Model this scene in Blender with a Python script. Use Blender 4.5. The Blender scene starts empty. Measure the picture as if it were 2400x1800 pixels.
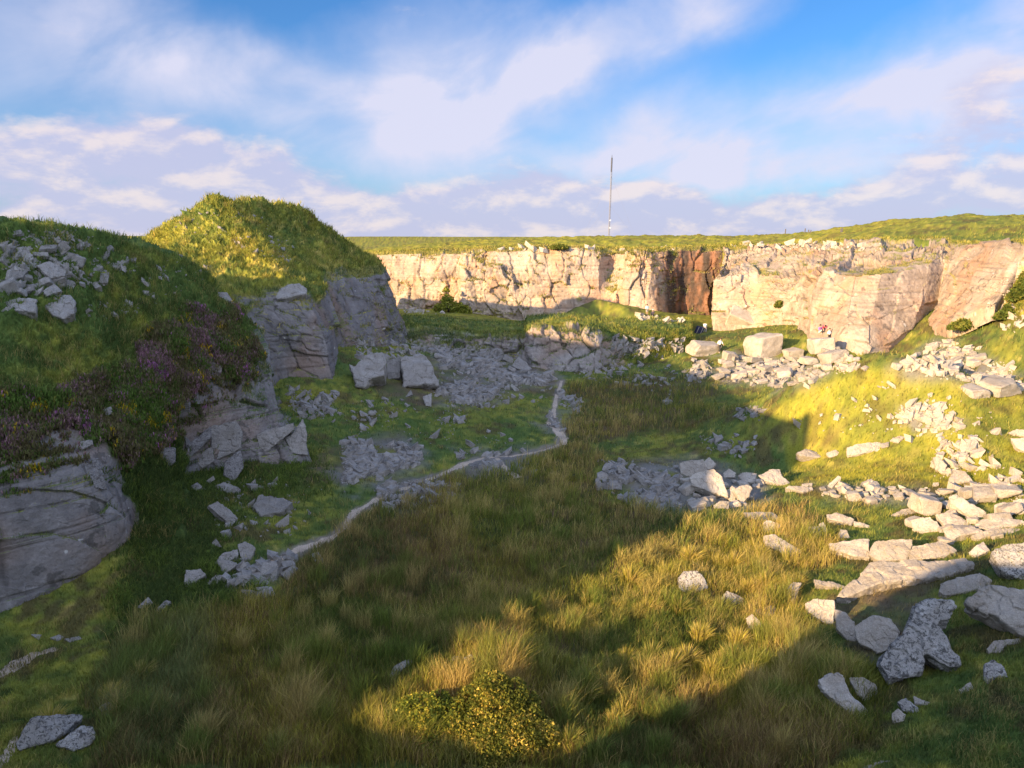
import bpy, bmesh, math, random
import numpy as np
from mathutils import Vector, Matrix
from mathutils.bvhtree import BVHTree

# ------------------------------------------------------------------ camera, world, sun
scn = bpy.context.scene
COL = scn.collection
R = math.radians
PITCH = R(10.4); FPX = 1803.0            # photo pixels (2400 x 1800)
cam = bpy.data.cameras.new("Camera"); camo = bpy.data.objects.new("Camera", cam); COL.objects.link(camo)
cam.sensor_width = 36.0; cam.lens = 36.0 * FPX / 2400.0
cam.clip_start = 0.1; cam.clip_end = 20000
camo.location = (0, 0, 0); camo.rotation_euler = (R(90) - PITCH, 0, 0)
scn.camera = camo
SUN_AZ = R(51); SUN_EL = R(14.5)           # sun stands behind the camera to the left
TOSUN = np.array([-math.sin(SUN_AZ)*math.cos(SUN_EL), -math.cos(SUN_AZ)*math.cos(SUN_EL), math.sin(SUN_EL)])
sd = bpy.data.lights.new("Sun", 'SUN'); so = bpy.data.objects.new("Sun", sd); COL.objects.link(so)
sd.energy = 4.8; sd.angle = R(0.5); sd.color = (1.0, 0.70, 0.37)
so.rotation_euler = Vector(TOSUN).to_track_quat('Z', 'Y').to_euler()
scn.view_settings.view_transform = 'Standard'; scn.view_settings.look = 'None'
scn.view_settings.exposure = 1.42; scn.view_settings.gamma = 1.0
scn.cycles.max_bounces = 5; scn.cycles.diffuse_bounces = 3; scn.cycles.transparent_max_bounces = 4
scn.cycles.use_denoising = True

W = bpy.data.worlds.new("World"); scn.world = W; W.use_nodes = True
def px_azel(px, py):
    u = (px-1200)/FPX; v = (900-py)/FPX
    d = np.array([u, math.cos(PITCH)+v*math.sin(PITCH), -math.sin(PITCH)+v*math.cos(PITCH)])
    d /= np.linalg.norm(d)
    return math.atan2(d[0], d[1]), math.asin(d[2])

class NT:
    """small helper to chain shader nodes"""
    def __init__(s, tree): s.t = tree; s.n = tree.nodes; s.l = tree.links
    def new(s, typ, **kw):
        n = s.n.new(typ)
        for k, v in kw.items(): setattr(n, k, v)
        return n
    def set(s, sock, v):
        if hasattr(v, 'is_output'): s.l.new(v, sock)
        else: sock.default_value = v
    def math(s, op, a, b=0.0, c=None, clamp=False):
        n = s.new('ShaderNodeMath', operation=op, use_clamp=clamp)
        s.set(n.inputs[0], a); s.set(n.inputs[1], b)
        if c is not None: s.set(n.inputs[2], c)
        return n.outputs[0]
    def mix(s, f, a, b, mode='MIX'):
        n = s.new('ShaderNodeMix', data_type='RGBA', blend_type=mode)
        s.set(n.inputs[0], f); s.set(n.inputs[6], a); s.set(n.inputs[7], b)
        return n.outputs[2]
    def noise(s, vec, scale, detail=4, rough=.55, dist=0.0):
        n = s.new('ShaderNodeTexNoise'); s.l.new(vec, n.inputs['Vector'])
        n.inputs['Scale'].default_value = scale; n.inputs['Detail'].default_value = detail
        n.inputs['Roughness'].default_value = rough; n.inputs['Distortion'].default_value = dist
        return n.outputs[0]
    def smooth(s, x, a, b):
        n = s.new('ShaderNodeMapRange', interpolation_type='SMOOTHSTEP', clamp=True)
        s.set(n.inputs[0], x); n.inputs[1].default_value = a; n.inputs[2].default_value = b
        return n.outputs[0]
    def comb(s, x, y, z):
        n = s.new('ShaderNodeCombineXYZ'); s.set(n.inputs[0], x); s.set(n.inputs[1], y); s.set(n.inputs[2], z)
        return n.outputs[0]

def build_world():
    g = NT(W.node_tree)
    for n in list(g.n): g.n.remove(n)
    out = g.new('ShaderNodeOutputWorld'); bg = g.new('ShaderNodeBackground')
    sky = g.new('ShaderNodeTexSky', sky_type='NISHITA')
    sky.sun_disc = False; sky.sun_elevation = SUN_EL; sky.sun_rotation = R(180) + SUN_AZ
    sky.air_density = 1.0; sky.dust_density = 0.6; sky.ozone_density = 2.0
    tc = g.new('ShaderNodeTexCoord'); sep = g.new('ShaderNodeSeparateXYZ'); g.l.new(tc.outputs['Generated'], sep.inputs[0])
    x, y, z = sep.outputs
    az = g.math('ARCTAN2', x, y); el = g.math('ARCSINE', z)
    uv = g.comb(az, el, 0.0)
    # gentle warp so that cloud edges are ragged
    w1 = g.noise(uv, 5.0, 5, .6); w2 = g.noise(g.comb(g.math('ADD', az, 7.3), el, 0.0), 5.0, 5, .6)
    azw = g.math('MULTIPLY_ADD', g.math('SUBTRACT', w1, .5), .16, az)
    elw = g.math('MULTIPLY_ADD', g.math('SUBTRACT', w2, .5), .10, el)
    def blob(px, py, lx, ly, rot=0.0):
        a0, e0 = px_azel(px, py); c, s_ = math.cos(R(rot)), math.sin(R(rot))
        da = g.math('SUBTRACT', azw, a0); de = g.math('SUBTRACT', elw, e0)
        p = g.math('ADD', g.math('MULTIPLY', da, c*FPX/lx), g.math('MULTIPLY', de, s_*FPX/lx))
        q = g.math('ADD', g.math('MULTIPLY', da, -s_*FPX/ly), g.math('MULTIPLY', de, c*FPX/ly))
        r2 = g.math('ADD', g.math('MULTIPLY', p, p), g.math('MULTIPLY', q, q))
        return g.math('EXPONENT', g.math('MULTIPLY', r2, -1.0))
    def total(items):
        t = None
        for (w, *b) in items:
            v = g.math('MULTIPLY', blob(*b), w)
            t = v if t is None else g.math('ADD', t, v)
        return t
    # high thin cloud
    wispn = g.noise(g.comb(g.math('MULTIPLY', az, 2.2), g.math('MULTIPLY_ADD', az, -1.1, g.math('MULTIPLY', el, 4.2)), 1.7), 2.4, 6, .52, .35)
    soft = total([(1.25, 1040, 215, 190, 130, 0), (.55, 1010, 90, 200, 110, 0), (1.25, 1480, 75, 330, 75, 17), (.55, 1310, 150, 90, 70, 60),
                  (1.0, 1900, 270, 480, 95, 10), (.6, 2250, 240, 260, 130, 5), (1.1, 1700, 385, 330, 42, -3), (.55, 1480, 300, 170, 70, 20),
                  (.65, 330, 110, 420, 80, -18), (.55, 120, 190, 420, 170, 0), (.45, 700, 290, 220, 90, -12),
                  (.5, 2350, 60, 150, 90, 30), (.5, 760, 190, 200, 40, -15), (.35, 1130, 330, 120, 70, 0)])
    softm = g.math('MULTIPLY', g.math('SUBTRACT', soft, .16), g.math('MULTIPLY_ADD', g.smooth(wispn, .30, .68), .75, .36), clamp=True)
    softm = g.math('MINIMUM', g.math('MULTIPLY', softm, 1.0), .94)
    # low cumulus bank near the horizon: flat-bottomed rows stretched sideways
    cvec = g.comb(g.math('MULTIPLY', az, 4.6), g.math('MULTIPLY', el, 10.0), 4.2)
    cn = g.noise(cvec, 2.4, 8, .58, .2)
    bank = total([(.50, 400, 455, 600, 75, -4), (.36, 150, 330, 330, 60, 0), (.34, 560, 375, 360, 50, -8), (.55, 1280, 440, 200, 60, 0), (.36, 1000, 480, 420, 60, 0),
                  (.50, 1880, 480, 330, 45, 0), (.58, 1450, 540, 900, 58, 0), (.45, 2330, 420, 200, 60, 0),
                  (.40, 2330, 190, 120, 60, 25), (.33, 1530, 445, 110, 35, 0), (.40, 2250, 330, 160, 60, 10), (.45, 300, 540, 500, 60, 0)])
    bankm = g.smooth(g.math('ADD', g.math('MULTIPLY', bank, .95), g.math('SUBTRACT', cn, .5)), .14, .54)
    # tops of the same clouds catch the sun: compare density with that a bit higher up
    cn2 = g.noise(g.comb(g.math('MULTIPLY', az, 4.6), g.math('MULTIPLY_ADD', el, 10.0, .15), 4.2), 2.4, 8, .58, .2)
    lit = g.smooth(g.math('SUBTRACT', cn, cn2), -.06, .17)
    skyc = g.new('ShaderNodeHueSaturation'); g.l.new(sky.outputs[0], skyc.inputs['Color'])
    skyc.inputs['Saturation'].default_value = 1.12; skyc.inputs['Value'].default_value = 1.0
    k = g.new('ShaderNodeVectorMath', operation='SCALE'); g.l.new(skyc.outputs[0], k.inputs[0]); k.inputs['Scale'].default_value = SKY_GAIN
    tint = g.new('ShaderNodeVectorMath', operation='MULTIPLY'); g.l.new(k.outputs[0], tint.inputs[0]); tint.inputs[1].default_value = (.50, 1.05, 1.65)
    # pale lavender air low down
    low = g.math('EXPONENT', g.math('MULTIPLY', g.math('ABSOLUTE', el), -9.0))
    c = g.mix(g.math('MULTIPLY', low, .55), tint.outputs[0], (4.3, 4.9, 7.0, 1))
    c = g.mix(softm, c, (5.7, 5.7, 7.0, 1))
    cc = g.mix(lit, (4.5, 4.5, 6.1, 1), (6.9, 6.0, 6.1, 1))
    c = g.mix(g.math('MULTIPLY', bankm, .85), c, cc)
    # unseen bright cloud cover added round the sun to lift the shade
    c = g.mix(g.math('MULTIPLY', g.smooth(y, .10, -.45), .85), c, (11.0, 12.6, 17.0, 1))
    g.l.new(c, bg.inputs[0]); bg.inputs[1].default_value = 0.050
    g.l.new(bg.outputs[0], out.inputs[0])
SKY_GAIN = .86
build_world()

# ------------------------------------------------------------------ numeric helpers
rng = np.random.default_rng(11); random.seed(5)
def hsh(*a):
    h = np.zeros(np.broadcast(*a).shape, np.uint32) + np.uint32(0x9E3779B9)
    for k in a:
        h ^= (np.asarray(k).astype(np.int64) & 0xffffffff).astype(np.uint32)
        h *= np.uint32(0x85ebca6b); h ^= h >> np.uint32(13); h *= np.uint32(0xc2b2ae35); h ^= h >> np.uint32(16)
    return h.astype(np.float64) / 4294967295.0
def vn(x, y, z=0.0):
    x, y, z = np.broadcast_arrays(np.asarray(x, float), np.asarray(y, float), np.asarray(z, float))
    xi, yi, zi = np.floor(x), np.floor(y), np.floor(z)
    fx, fy, fz = x-xi, y-yi, z-zi
    fx = fx*fx*(3-2*fx); fy = fy*fy*(3-2*fy); fz = fz*fz*(3-2*fz)
    r = 0
    for dx in (0, 1):
        for dy in (0, 1):
            for dz in (0, 1):
                r = r + hsh(xi+dx, yi+dy, zi+dz)*(fx if dx else 1-fx)*(fy if dy else 1-fy)*(fz if dz else 1-fz)
    return r*2-1
def fbm(x, y, z=0.0, o=4, g=.5):
    r = 0; a = 1; t = 0; f = 1.0
    for i in range(o):
        r = r + a*vn(x*f+i*17.3, y*f-i*9.1, np.asarray(z)*f+i*3.7); t += a; a *= g; f *= 2.03
    return r/t
def sst(x, a, b):
    t = np.clip((x-a)/(b-a), 0, 1); return t*t*(3-2*t)
def mixc(a, b, m): return a*(1-m[:, None]) + np.asarray(b)*m[:, None]
CP, SP = math.cos(PITCH), math.sin(PITCH)
def P(px, py, Y):
    """world point seen at photo pixel (px,py), Y metres in front of the camera"""
    u = (px-1200)/FPX; v = (900-py)/FPX
    s = Y/(CP+v*SP); return np.array([u*s, Y, (-SP+v*CP)*s])
def Pz(px, py, z):
    u = (px-1200)/FPX; v = (900-py)/FPX
    s = z/(-SP+v*CP); return np.array([u*s, (CP+v*SP)*s, z])
def project(p):
    d = p[:, 1]*CP - p[:, 2]*SP; v = (p[:, 1]*SP + p[:, 2]*CP)
    d = np.where(np.abs(d) < 1e-6, 1e-6, d)
    return 1200+FPX*p[:, 0]/d, 900-FPX*v/d, d
def tps(pts, smooth=.0):
    pts = np.asarray(pts, float); n = len(pts); xy = pts[:, :2]/30.0
    def K(a, b):
        r2 = ((a[:, None]-b[None])**2).sum(-1); return .5*r2*np.log(r2+1e-9)
    A = np.zeros((n+3, n+3)); A[:n, :n] = K(xy, xy)+np.eye(n)*smooth
    A[:n, n] = 1; A[:n, n+1:] = xy; A[n, :n] = 1; A[n+1:, :n] = xy.T
    w = np.linalg.solve(A, np.r_[pts[:, 2], 0, 0, 0])
    def f(x, y):
        q = np.stack([np.ravel(x), np.ravel(y)], 1)/30.0; out = np.empty(len(q))
        for i in range(0, len(q), 60000):
            c = q[i:i+60000]; out[i:i+60000] = K(c, xy)@w[:n] + w[n] + c@w[n+1:]
        return out.reshape(np.shape(x))
    return f
def inpoly(x, y, poly):
    r = np.zeros(np.shape(x), bool); n = len(poly)
    for i in range(n):
        x1, y1 = poly[i]; x2, y2 = poly[(i+1) % n]
        if y1 == y2: continue
        r ^= ((y1 > y) != (y2 > y)) & (x < (x2-x1)*(y-y1)/(y2-y1)+x1)
    return r
def segdist(x, y, line, closed=True):
    d = np.full(np.shape(x), 1e9); n = len(line)
    for i in range(n if closed else n-1):
        a = np.asarray(line[i], float); b = np.asarray(line[(i+1) % n], float); ab = b-a
        t = np.clip(((x-a[0])*ab[0]+(y-a[1])*ab[1])/max(ab@ab, 1e-9), 0, 1)
        d = np.minimum(d, np.hypot(x-a[0]-t*ab[0], y-a[1]-t*ab[1]))
    return d

# ------------------------------------------------------------------ materials
def attr_material(name, rough=.95, bump=.25, bscale=9.0, trans=0.0, vary=.28):
    m = bpy.data.materials.new(name); m.use_nodes = True; g = NT(m.node_tree)
    b = g.n['Principled BSDF']; b.inputs['Roughness'].default_value = rough
    b.inputs['Specular IOR Level'].default_value = .15
    a = g.new('ShaderNodeAttribute', attribute_name='col'); geo = g.new('ShaderNodeNewGeometry')
    n1 = g.noise(geo.outputs['Position'], bscale, 6, .65); n2 = g.noise(geo.outputs['Position'], bscale*6, 3, .6)
    f = g.math('MULTIPLY_ADD', g.math('SUBTRACT', n1, .5), vary*2.6, 1.0)
    f = g.math('MULTIPLY_ADD', g.math('SUBTRACT', n2, .5), vary*1.6, f)
    k = g.new('ShaderNodeVectorMath', operation='SCALE'); g.l.new(a.outputs['Color'], k.inputs[0]); g.l.new(f, k.inputs['Scale'])
    g.l.new(k.outputs[0], b.inputs['Base Color'])
    if bump:
        bp = g.new('ShaderNodeBump'); bp.inputs['Strength'].default_value = bump; bp.inputs['Distance'].default_value = .12
        g.l.new(g.math('ADD', n1, g.math('MULTIPLY', n2, .4)), bp.inputs['Height']); g.l.new(bp.outputs[0], b.inputs['Normal'])
    if trans:
        tr = g.new('ShaderNodeBsdfTranslucent'); g.l.new(k.outputs[0], tr.inputs[0])
        mx = g.new('ShaderNodeMixShader'); mx.inputs[0].default_value = trans
        g.l.new(b.outputs[0], mx.inputs[1]); g.l.new(tr.outputs[0], mx.inputs[2])
        g.l.new(mx.outputs[0], g.n['Material Output'].inputs[0])
    return m
M_EARTH = attr_material('earth_and_rock', bump=.5)
M_BLADE = attr_material('grass_blade', rough=.8, bump=0, trans=.35, vary=.1)

def rock_material(name, base, lichen=.35, spots=.5):
    m = bpy.data.materials.new(name); m.use_nodes = True; g = NT(m.node_tree)
    b = g.n['Principled BSDF']; b.inputs['Roughness'].default_value = .88; b.inputs['Specular IOR Level'].default_value = .25
    geo = g.new('ShaderNodeNewGeometry'); oi = g.new('ShaderNodeObjectInfo'); pos = geo.outputs['Position']
    n1 = g.noise(pos, 1.6, 6, .6); n2 = g.noise(pos, 26.0, 4, .7); n3 = g.noise(pos, 5.5, 8, .72, .6)
    f = g.math('MULTIPLY_ADD', g.math('SUBTRACT', n1, .5), .9, .92)
    f = g.math('MULTIPLY_ADD', g.math('SUBTRACT', n2, .5), 1.15, f)
    f = g.math('MULTIPLY', f, g.math('MULTIPLY_ADD', oi.outputs['Random'], .34, .83))
    c = g.mix(n1, (base[0]*1.06, base[1]*.98, base[2]*.90, 1), (base[0]*.94, base[1]*.97, base[2]*1.02, 1))
    k = g.new('ShaderNodeVectorMath', operation='SCALE'); g.l.new(c, k.inputs[0]); g.l.new(f, k.inputs['Scale'])
    n4 = g.noise(g_vec(g, pos, 7.7), 9.0, 6, .75, .8)
    dark = g.math('MULTIPLY', g.math('MAXIMUM', g.smooth(n3, .55, .62), g.smooth(n4, .53 if lichen > .5 else .60, .57 if lichen > .5 else .66)), lichen)
    c = g.mix(dark, k.outputs[0], (.045, .042, .038, 1))
    pale = g.math('MULTIPLY', g.smooth(g.noise(g_vec(g, pos, 3.1), 3.4, 6, .7), .60, .66), spots)
    c = g.mix(pale, c, (.55, .53, .50, 1))
    g.l.new(c, b.inputs['Base Color'])
    bp = g.new('ShaderNodeBump'); bp.inputs['Strength'].default_value = .9; bp.inputs['Distance'].default_value = .08
    g.l.new(g.math('ADD', g.math('MULTIPLY', n3, 1.2), g.math('MULTIPLY', n2, .35)), bp.inputs['Height']); g.l.new(bp.outputs[0], b.inputs['Normal'])
    return m
def g_vec(g, pos, off):
    v = g.new('ShaderNodeVectorMath', operation='ADD'); g.l.new(pos, v.inputs[0]); v.inputs[1].default_value = (off, off*2, -off)
    return v.outputs[0]
M_ROCK = rock_material('weathered_granite', (.31, .29, .265), .3, .25)
M_ROCK_LICHEN = rock_material('black_lichened_granite', (.35, .335, .31), .82, .4)
M_ROCK_LITSIDE = rock_material('sun_brightened_granite', (.43, .385, .325), .22, .3)  # same granite with sunlight put into a brighter base colour
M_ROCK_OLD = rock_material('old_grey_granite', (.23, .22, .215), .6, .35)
def flat_material(name, col, rough=.8):
    m = bpy.data.materials.new(name); m.use_nodes = True; g = NT(m.node_tree); b = g.n['Principled BSDF']
    tc = g.new('ShaderNodeNewGeometry'); n = g.noise(tc.outputs['Position'], 14, 4)
    c = g.mix(n, tuple(v*.8 for v in col)+(1,), tuple(min(1, v*1.2) for v in col)+(1,))
    g.l.new(c, b.inputs['Base Color']); b.inputs['Roughness'].default_value = rough
    return m

# ------------------------------------------------------------------ object helpers
def tag(o, label=None, cat=None, group=None, kind=None):
    if label: o['label'] = label
    if cat: o['category'] = cat
    if group: o['group'] = group
    if kind: o['kind'] = kind
    return o
def link(name, me, parent=None):
    o = bpy.data.objects.new(name, me); COL.objects.link(o); o.parent = parent; return o
def mesh_np(name, v, faces, mat, col=None, smooth=True, fsize=4):
    """faces: (n, fsize) index array"""
    me = bpy.data.meshes.new(name); v = np.ascontiguousarray(v, np.float32); faces = np.ascontiguousarray(faces, np.int32)
    me.vertices.add(len(v)); me.vertices.foreach_set('co', v.ravel())
    n = len(faces); me.loops.add(n*fsize); me.loops.foreach_set('vertex_index', faces.ravel())
    me.polygons.add(n); me.polygons.foreach_set('loop_start', np.arange(0, n*fsize, fsize, dtype=np.int32))
    me.polygons.foreach_set('use_smooth', np.full(n, smooth))
    me.update(calc_edges=True)
    if col is not None:
        a = me.attributes.new('col', 'FLOAT_COLOR', 'POINT')
        a.data.foreach_set('color', np.c_[np.clip(col, 0, 1), np.ones(len(col))].astype(np.float32).ravel())
    if mat: me.materials.append(mat)
    return me
def gridfaces(nu, nv):
    i = np.arange(nu-1)[:, None]*nv + np.arange(nv-1)[None]; i = i.ravel()
    return np.stack([i, i+nv, i+nv+1, i+1], 1)

# ------------------------------------------------------------------ colours of turf and rock
GREEN = np.array([.092, .140, .034]); OLIVE = np.array([.25, .24, .036]); STRAW = np.array([.44, .34, .10]); BROWN = np.array([.13, .09, .045])
GRANITE = np.array([.33, .30, .265])
def turf_col(p, dry=0.0, seed=0.0):
    x, y, z = p[:, 0], p[:, 1], p[:, 2]; n = len(p)
    a = fbm(x*.35+seed, y*.35, z*.35, 4); b = fbm(x*2.1, y*2.1+seed, z*2.1, 3); c = fbm(x*.9+40, y*.9, z*.9+seed, 4, .6)
    col = np.tile(GREEN, (n, 1))
    col = mixc(col, OLIVE, sst(a*.6+b*.5+dry, -.35, .55))
    col = mixc(col, STRAW, .8*sst(c*.7+b*.4+dry, .22, .70))
    col = mixc(col, BROWN, .75*sst(-c*.8+a*.4, .28, .60))
    return col*(1+.45*b[:, None])
def rock_col(p, rnd, edge, stain=0.0, tint=(1, 1, 1)):
    x, y, z = p[:, 0], p[:, 1], p[:, 2]; n = len(p)
    col = np.tile(GRANITE, (n, 1))*(.82+.36*rnd[:, None])
    a = fbm(x*.5, y*.5, z*.5, 4); b = fbm(x*2.5, y*2.5, z*2.5, 4)
    v = fbm(x*1.1, y*1.1, z*.16, 4, .6)                           # water streaks run down the face
    col = col*(1+.35*a[:, None]+.3*b[:, None])
    col = mixc(col, np.array([.42, .27, .17]), .55*sst(fbm(x*.3+9, y*.3, z*.3, 3), .0, .5))
    col = mixc(col, np.array([.06, .05, .045]), (.55+stain*.4)*sst(v+stain*.5, .30, .62))
    col = mixc(col, np.array([.5, .48, .44]), .5*sst(b, .45, .6))
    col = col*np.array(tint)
    col = mixc(col, np.array([.065, .06, .055]), .6*sst(fbm(x*1.7+5, y*1.7, z*1.7, 5, .65)+.25*fbm(x*.3, y*.3, z*.3+4, 2), .26, .40))
    col = mixc(col, np.array([.6, .58, .55]), .8*sst(vn(x*4.3, y*4.3, z*4.3)*vn(x*1.1, y*1.1+3, z*1.1), .52, .62))
    lay = fbm(x*.15, y*.15, z*5.5, 3); col = col*(1-.22*sst(lay, .1, .45))[:, None]     # thin dark bedding seams
    col = mixc(col, np.array([.05, .047, .04]), .55*np.exp(-(edge/.055)**2))
    return col

# ------------------------------------------------------------------ ground control data
GROUND = [  # (px, py, z): points of the quarry floor, talus and mounds
 (0,1500,-13.9),(0,1800,-13.6),(300,1700,-14),(300,1480,-13.9),(600,1790,-14.1),(600,1500,-14),(900,1790,-14.2),(900,1400,-14),(1200,1790,-14.3),(1200,1400,-14.1),
 (1500,1790,-14.2),(1500,1450,-14.2),(1500,1250,-14.1),(1750,1650,-13.9),(1900,1790,-13.2),(1800,1450,-13.9),(1700,1280,-13.9),
 (2050,1600,-13.0),(2200,1700,-12.4),(2380,1780,-11.6),(2390,1600,-11.6),(2200,1450,-12.5),(2390,1420,-11.4),(2100,1330,-13.0),(2380,1300,-11.9),(1900,1300,-13.6),
 (2380,1180,-11.9),(2100,1200,-13.1),(1900,1180,-13.5),(1750,1150,-13.9),
 (450,1440,-13.7),(420,1300,-12.9),(380,1200,-11.9),(480,1180,-12.4),(560,1200,-12.9),(700,1240,-13.4),(760,1110,-13.0),(700,1060,-12.7),(860,1120,-13.7),(850,1250,-13.8),
 (1000,1060,-13.6),(900,1000,-12.9),(1000,950,-12.6),(760,990,-12.2),(800,930,-11.6),(900,890,-11.4),(1000,870,-11.9),(850,830,-9.8),(1000,820,-11.6),(930,812,-11.0),
 (1100,870,-12.4),(1180,950,-13.2),(1200,1100,-14.0),(1300,1000,-13.8),(1290,900,-13.5),(1200,860,-12.9),(1330,868,-13.4),(1420,860,-13.5),(1450,950,-14.0),
 (1600,1000,-14.0),(1550,880,-13.5),(1700,930,-13.6),(1720,1060,-13.9),(1560,1110,-13.7),
 (1500,805,-12.6),(1600,830,-12.7),(1500,760,-11.3),(1640,830,-12.5),(1680,805,-11.6),(1800,805,-11.2),(1760,860,-12.6),(1900,850,-12.3),(1900,800,-10.6),(1960,810,-10.0),(2063,858,-11.6),
 (2000,1060,-12.6),(1880,1060,-13.4),(2200,1060,-12.0),(2380,1040,-11.3),
 (1950,1130,-13.1),(2200,820,-9.4),(2390,790,-7.6),(2350,730,-6.0),(2300,770,-7.6),
 (1300,752,-11.8),(1100,733,-11.3),(950,725,-10.9),(1400,744,-10.7),(1400,697,-8.0),(1360,715,-8.9),(1460,722,-9.2),(1310,745,-10.9),(1500,738,-11.2),(1600,740,-11.5),(1690,765,-11.4),(1400,748,-11.6),(1200,752,-11.4),
]
floor_pts = [Pz(*g) for g in GROUND]
floor_pts += [P(*q) for q in [(1800,966,52.2),(1850,925,51.4),(1915,898,51.3),(1990,876,50.3),(2070,864,49.3),(2140,868,48.3),(2215,882,47.3),(2300,918,46.9),(2380,955,45.4),(1900,960,50.2),(2000,960,48.2),(2100,950,47.2),(2200,960,45.7),(2300,1000,42.9),(1840,1010,50)]]
floor_pts += [np.array([P(a, 880, Y)[0], Y, z]) for a, Y, z in [(1800,62,-13),(1950,62,-12.4),(2100,62,-11.8),(2250,60,-11),(2380,57,-10.4)]]
floor_pts += [(-40,15,-14.5),(-18,14,-14.2),(0,10,-14.6),(9,8,-12.4),(22,10,-9.8),(26,25,-9.2),(38,42,-6.8),(46,60,-3.5),(55,75,-1.5),(0,-25,-13.5),(-30,-15,-13.5),(30,-10,-9),
              (-40,60,-12),(-45,95,-12),(-20,140,-12),(40,140,-12),(60,110,-8)]
floor_f = tps(floor_pts, .002)

# ------------------------------------------------------------------ lofts: rows of (px,py,Y) from rim to foot, one list per column
BANK = [
 [(-900,470,38),(-900,640,34),(-900,860,30),(-900,1200,26),(-900,1400,25.5),(-900,1560,25)],
 [(-260,505,37),(-260,650,34),(-260,850,30),(-260,1190,26),(-260,1370,25.5),(-260,1530,25)],
 [(0,515,38),(0,650,35.5),(0,850,32),(0,1165,27.5),(0,1320,27),(0,1475,26.5)],
 [(130,528,40),(150,680,37),(170,880,33.5),(150,1108,29.3),(170,1260,28.8),(150,1430,28.2)],
 [(225,546,43),(255,700,39.5),(262,870,36),(238,1076,31.2),(284,1230,30.6),(255,1385,30)],
 [(262,556,44),(300,700,40.5),(310,860,37),(300,1010,34.5),(330,1180,32.3),(330,1375,29.4)],
 [(300,570,46),(360,700,42),(380,850,39),(375,1010,37),(400,1130,34.6),(420,1240,32)],
 [(380,588,48),(440,690,45.5),(470,830,42.5),(447,995,40),(446,1045,39.4),(450,1092,39)],
 [(450,622,50),(520,720,48),(560,850,45),(555,950,43),(560,1040,42),(565,1122,41.5)],
 [(500,672,51),(565,735,50),(612,800,48),(632,872,46.5),(668,985,45),(716,1066,44.5)],
 [(506,690,56),(560,760,56),(603,830,55),(612,900,54),(625,950,53),(650,1000,52)],
 [(450,690,64),(500,760,63),(540,830,62),(550,900,61),(560,940,60),(570,1000,59)],
]
BANK_ROCK = [[0,0,0,.1,.2,.2],[0,0,0,.9,1,1],[0,.15,0,.95,1,1],[0,.1,0,.95,1,1],[0,0,0,.9,1,.95],[0,0,0,.15,.3,.1],[0,0,0,.0,.0,.0],[0,0,.15,1,1,.9],[0,0,.2,.9,1,.9],[0,.35,.9,1,1,1],[0,.1,.6,1,1,1],[0,0,.6,1,1,1]]
HILL = [
 [(240,575,100),(300,600,85),(330,640,74),(330,690,64),(350,740,60),(380,800,58)],
 [(330,565,92),(345,590,82),(350,625,72),(365,670,63),(390,720,58),(420,790,56)],
 [(382,540,84),(420,590,75),(460,640,67),(500,690,60),(530,745,57),(545,830,55.5)],
 [(432,505,82),(490,575,75),(545,640,68),(585,695,61.5),(612,775,59.5),(635,872,58.5)],
 [(486,470,81),(540,560,76),(600,635,69.5),(640,686,62.5),(672,775,61),(688,912,60)],
 [(535,465,80),(562,520,77.5),(655,630,70.5),(705,685,63.5),(765,790,62),(785,908,61)],
 [(578,469,83),(600,530,79.5),(690,640,73),(740,688,67),(790,770,67),(800,860,66)],
 [(640,477,88),(660,540,84),(730,625,77),(765,660,74),(785,730,73.5),(812,810,72)],
 [(700,490,91),(718,540,88),(780,615,83.5),(815,655,80.5),(845,730,79.5),(875,810,78)],
 [(765,535,96),(787,570,93.5),(830,615,89),(872,650,85.5),(900,730,84.5),(925,812,83.5)],
 [(845,597,100),(858,606,98),(885,622,94.5),(906,645,90),(932,720,89.5),(957,812,89)],
 [(830,640,110),(845,660,109),(860,680,108),(870,700,107),(880,730,105),(890,790,103)],
 [(700,640,116),(720,660,115),(740,690,113),(760,720,111),(780,750,109),(800,790,107)],
]
HILL_ROCK = [[0]*6,[0]*6,[0,0,0,0,.1,.1],[0,0,0,.3,.9,.8],[0,.05,0,.75,1,1],[0,0,.05,.9,1,1],[0,.05,.05,.5,.9,.8],[0,0,0,.5,.9,.8],[0,0,0,.9,1,1],[0,0,0,.9,1,1],[0,0,0,.9,1,1],[0,0,0,.9,1,1],[0]*6]
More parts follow.
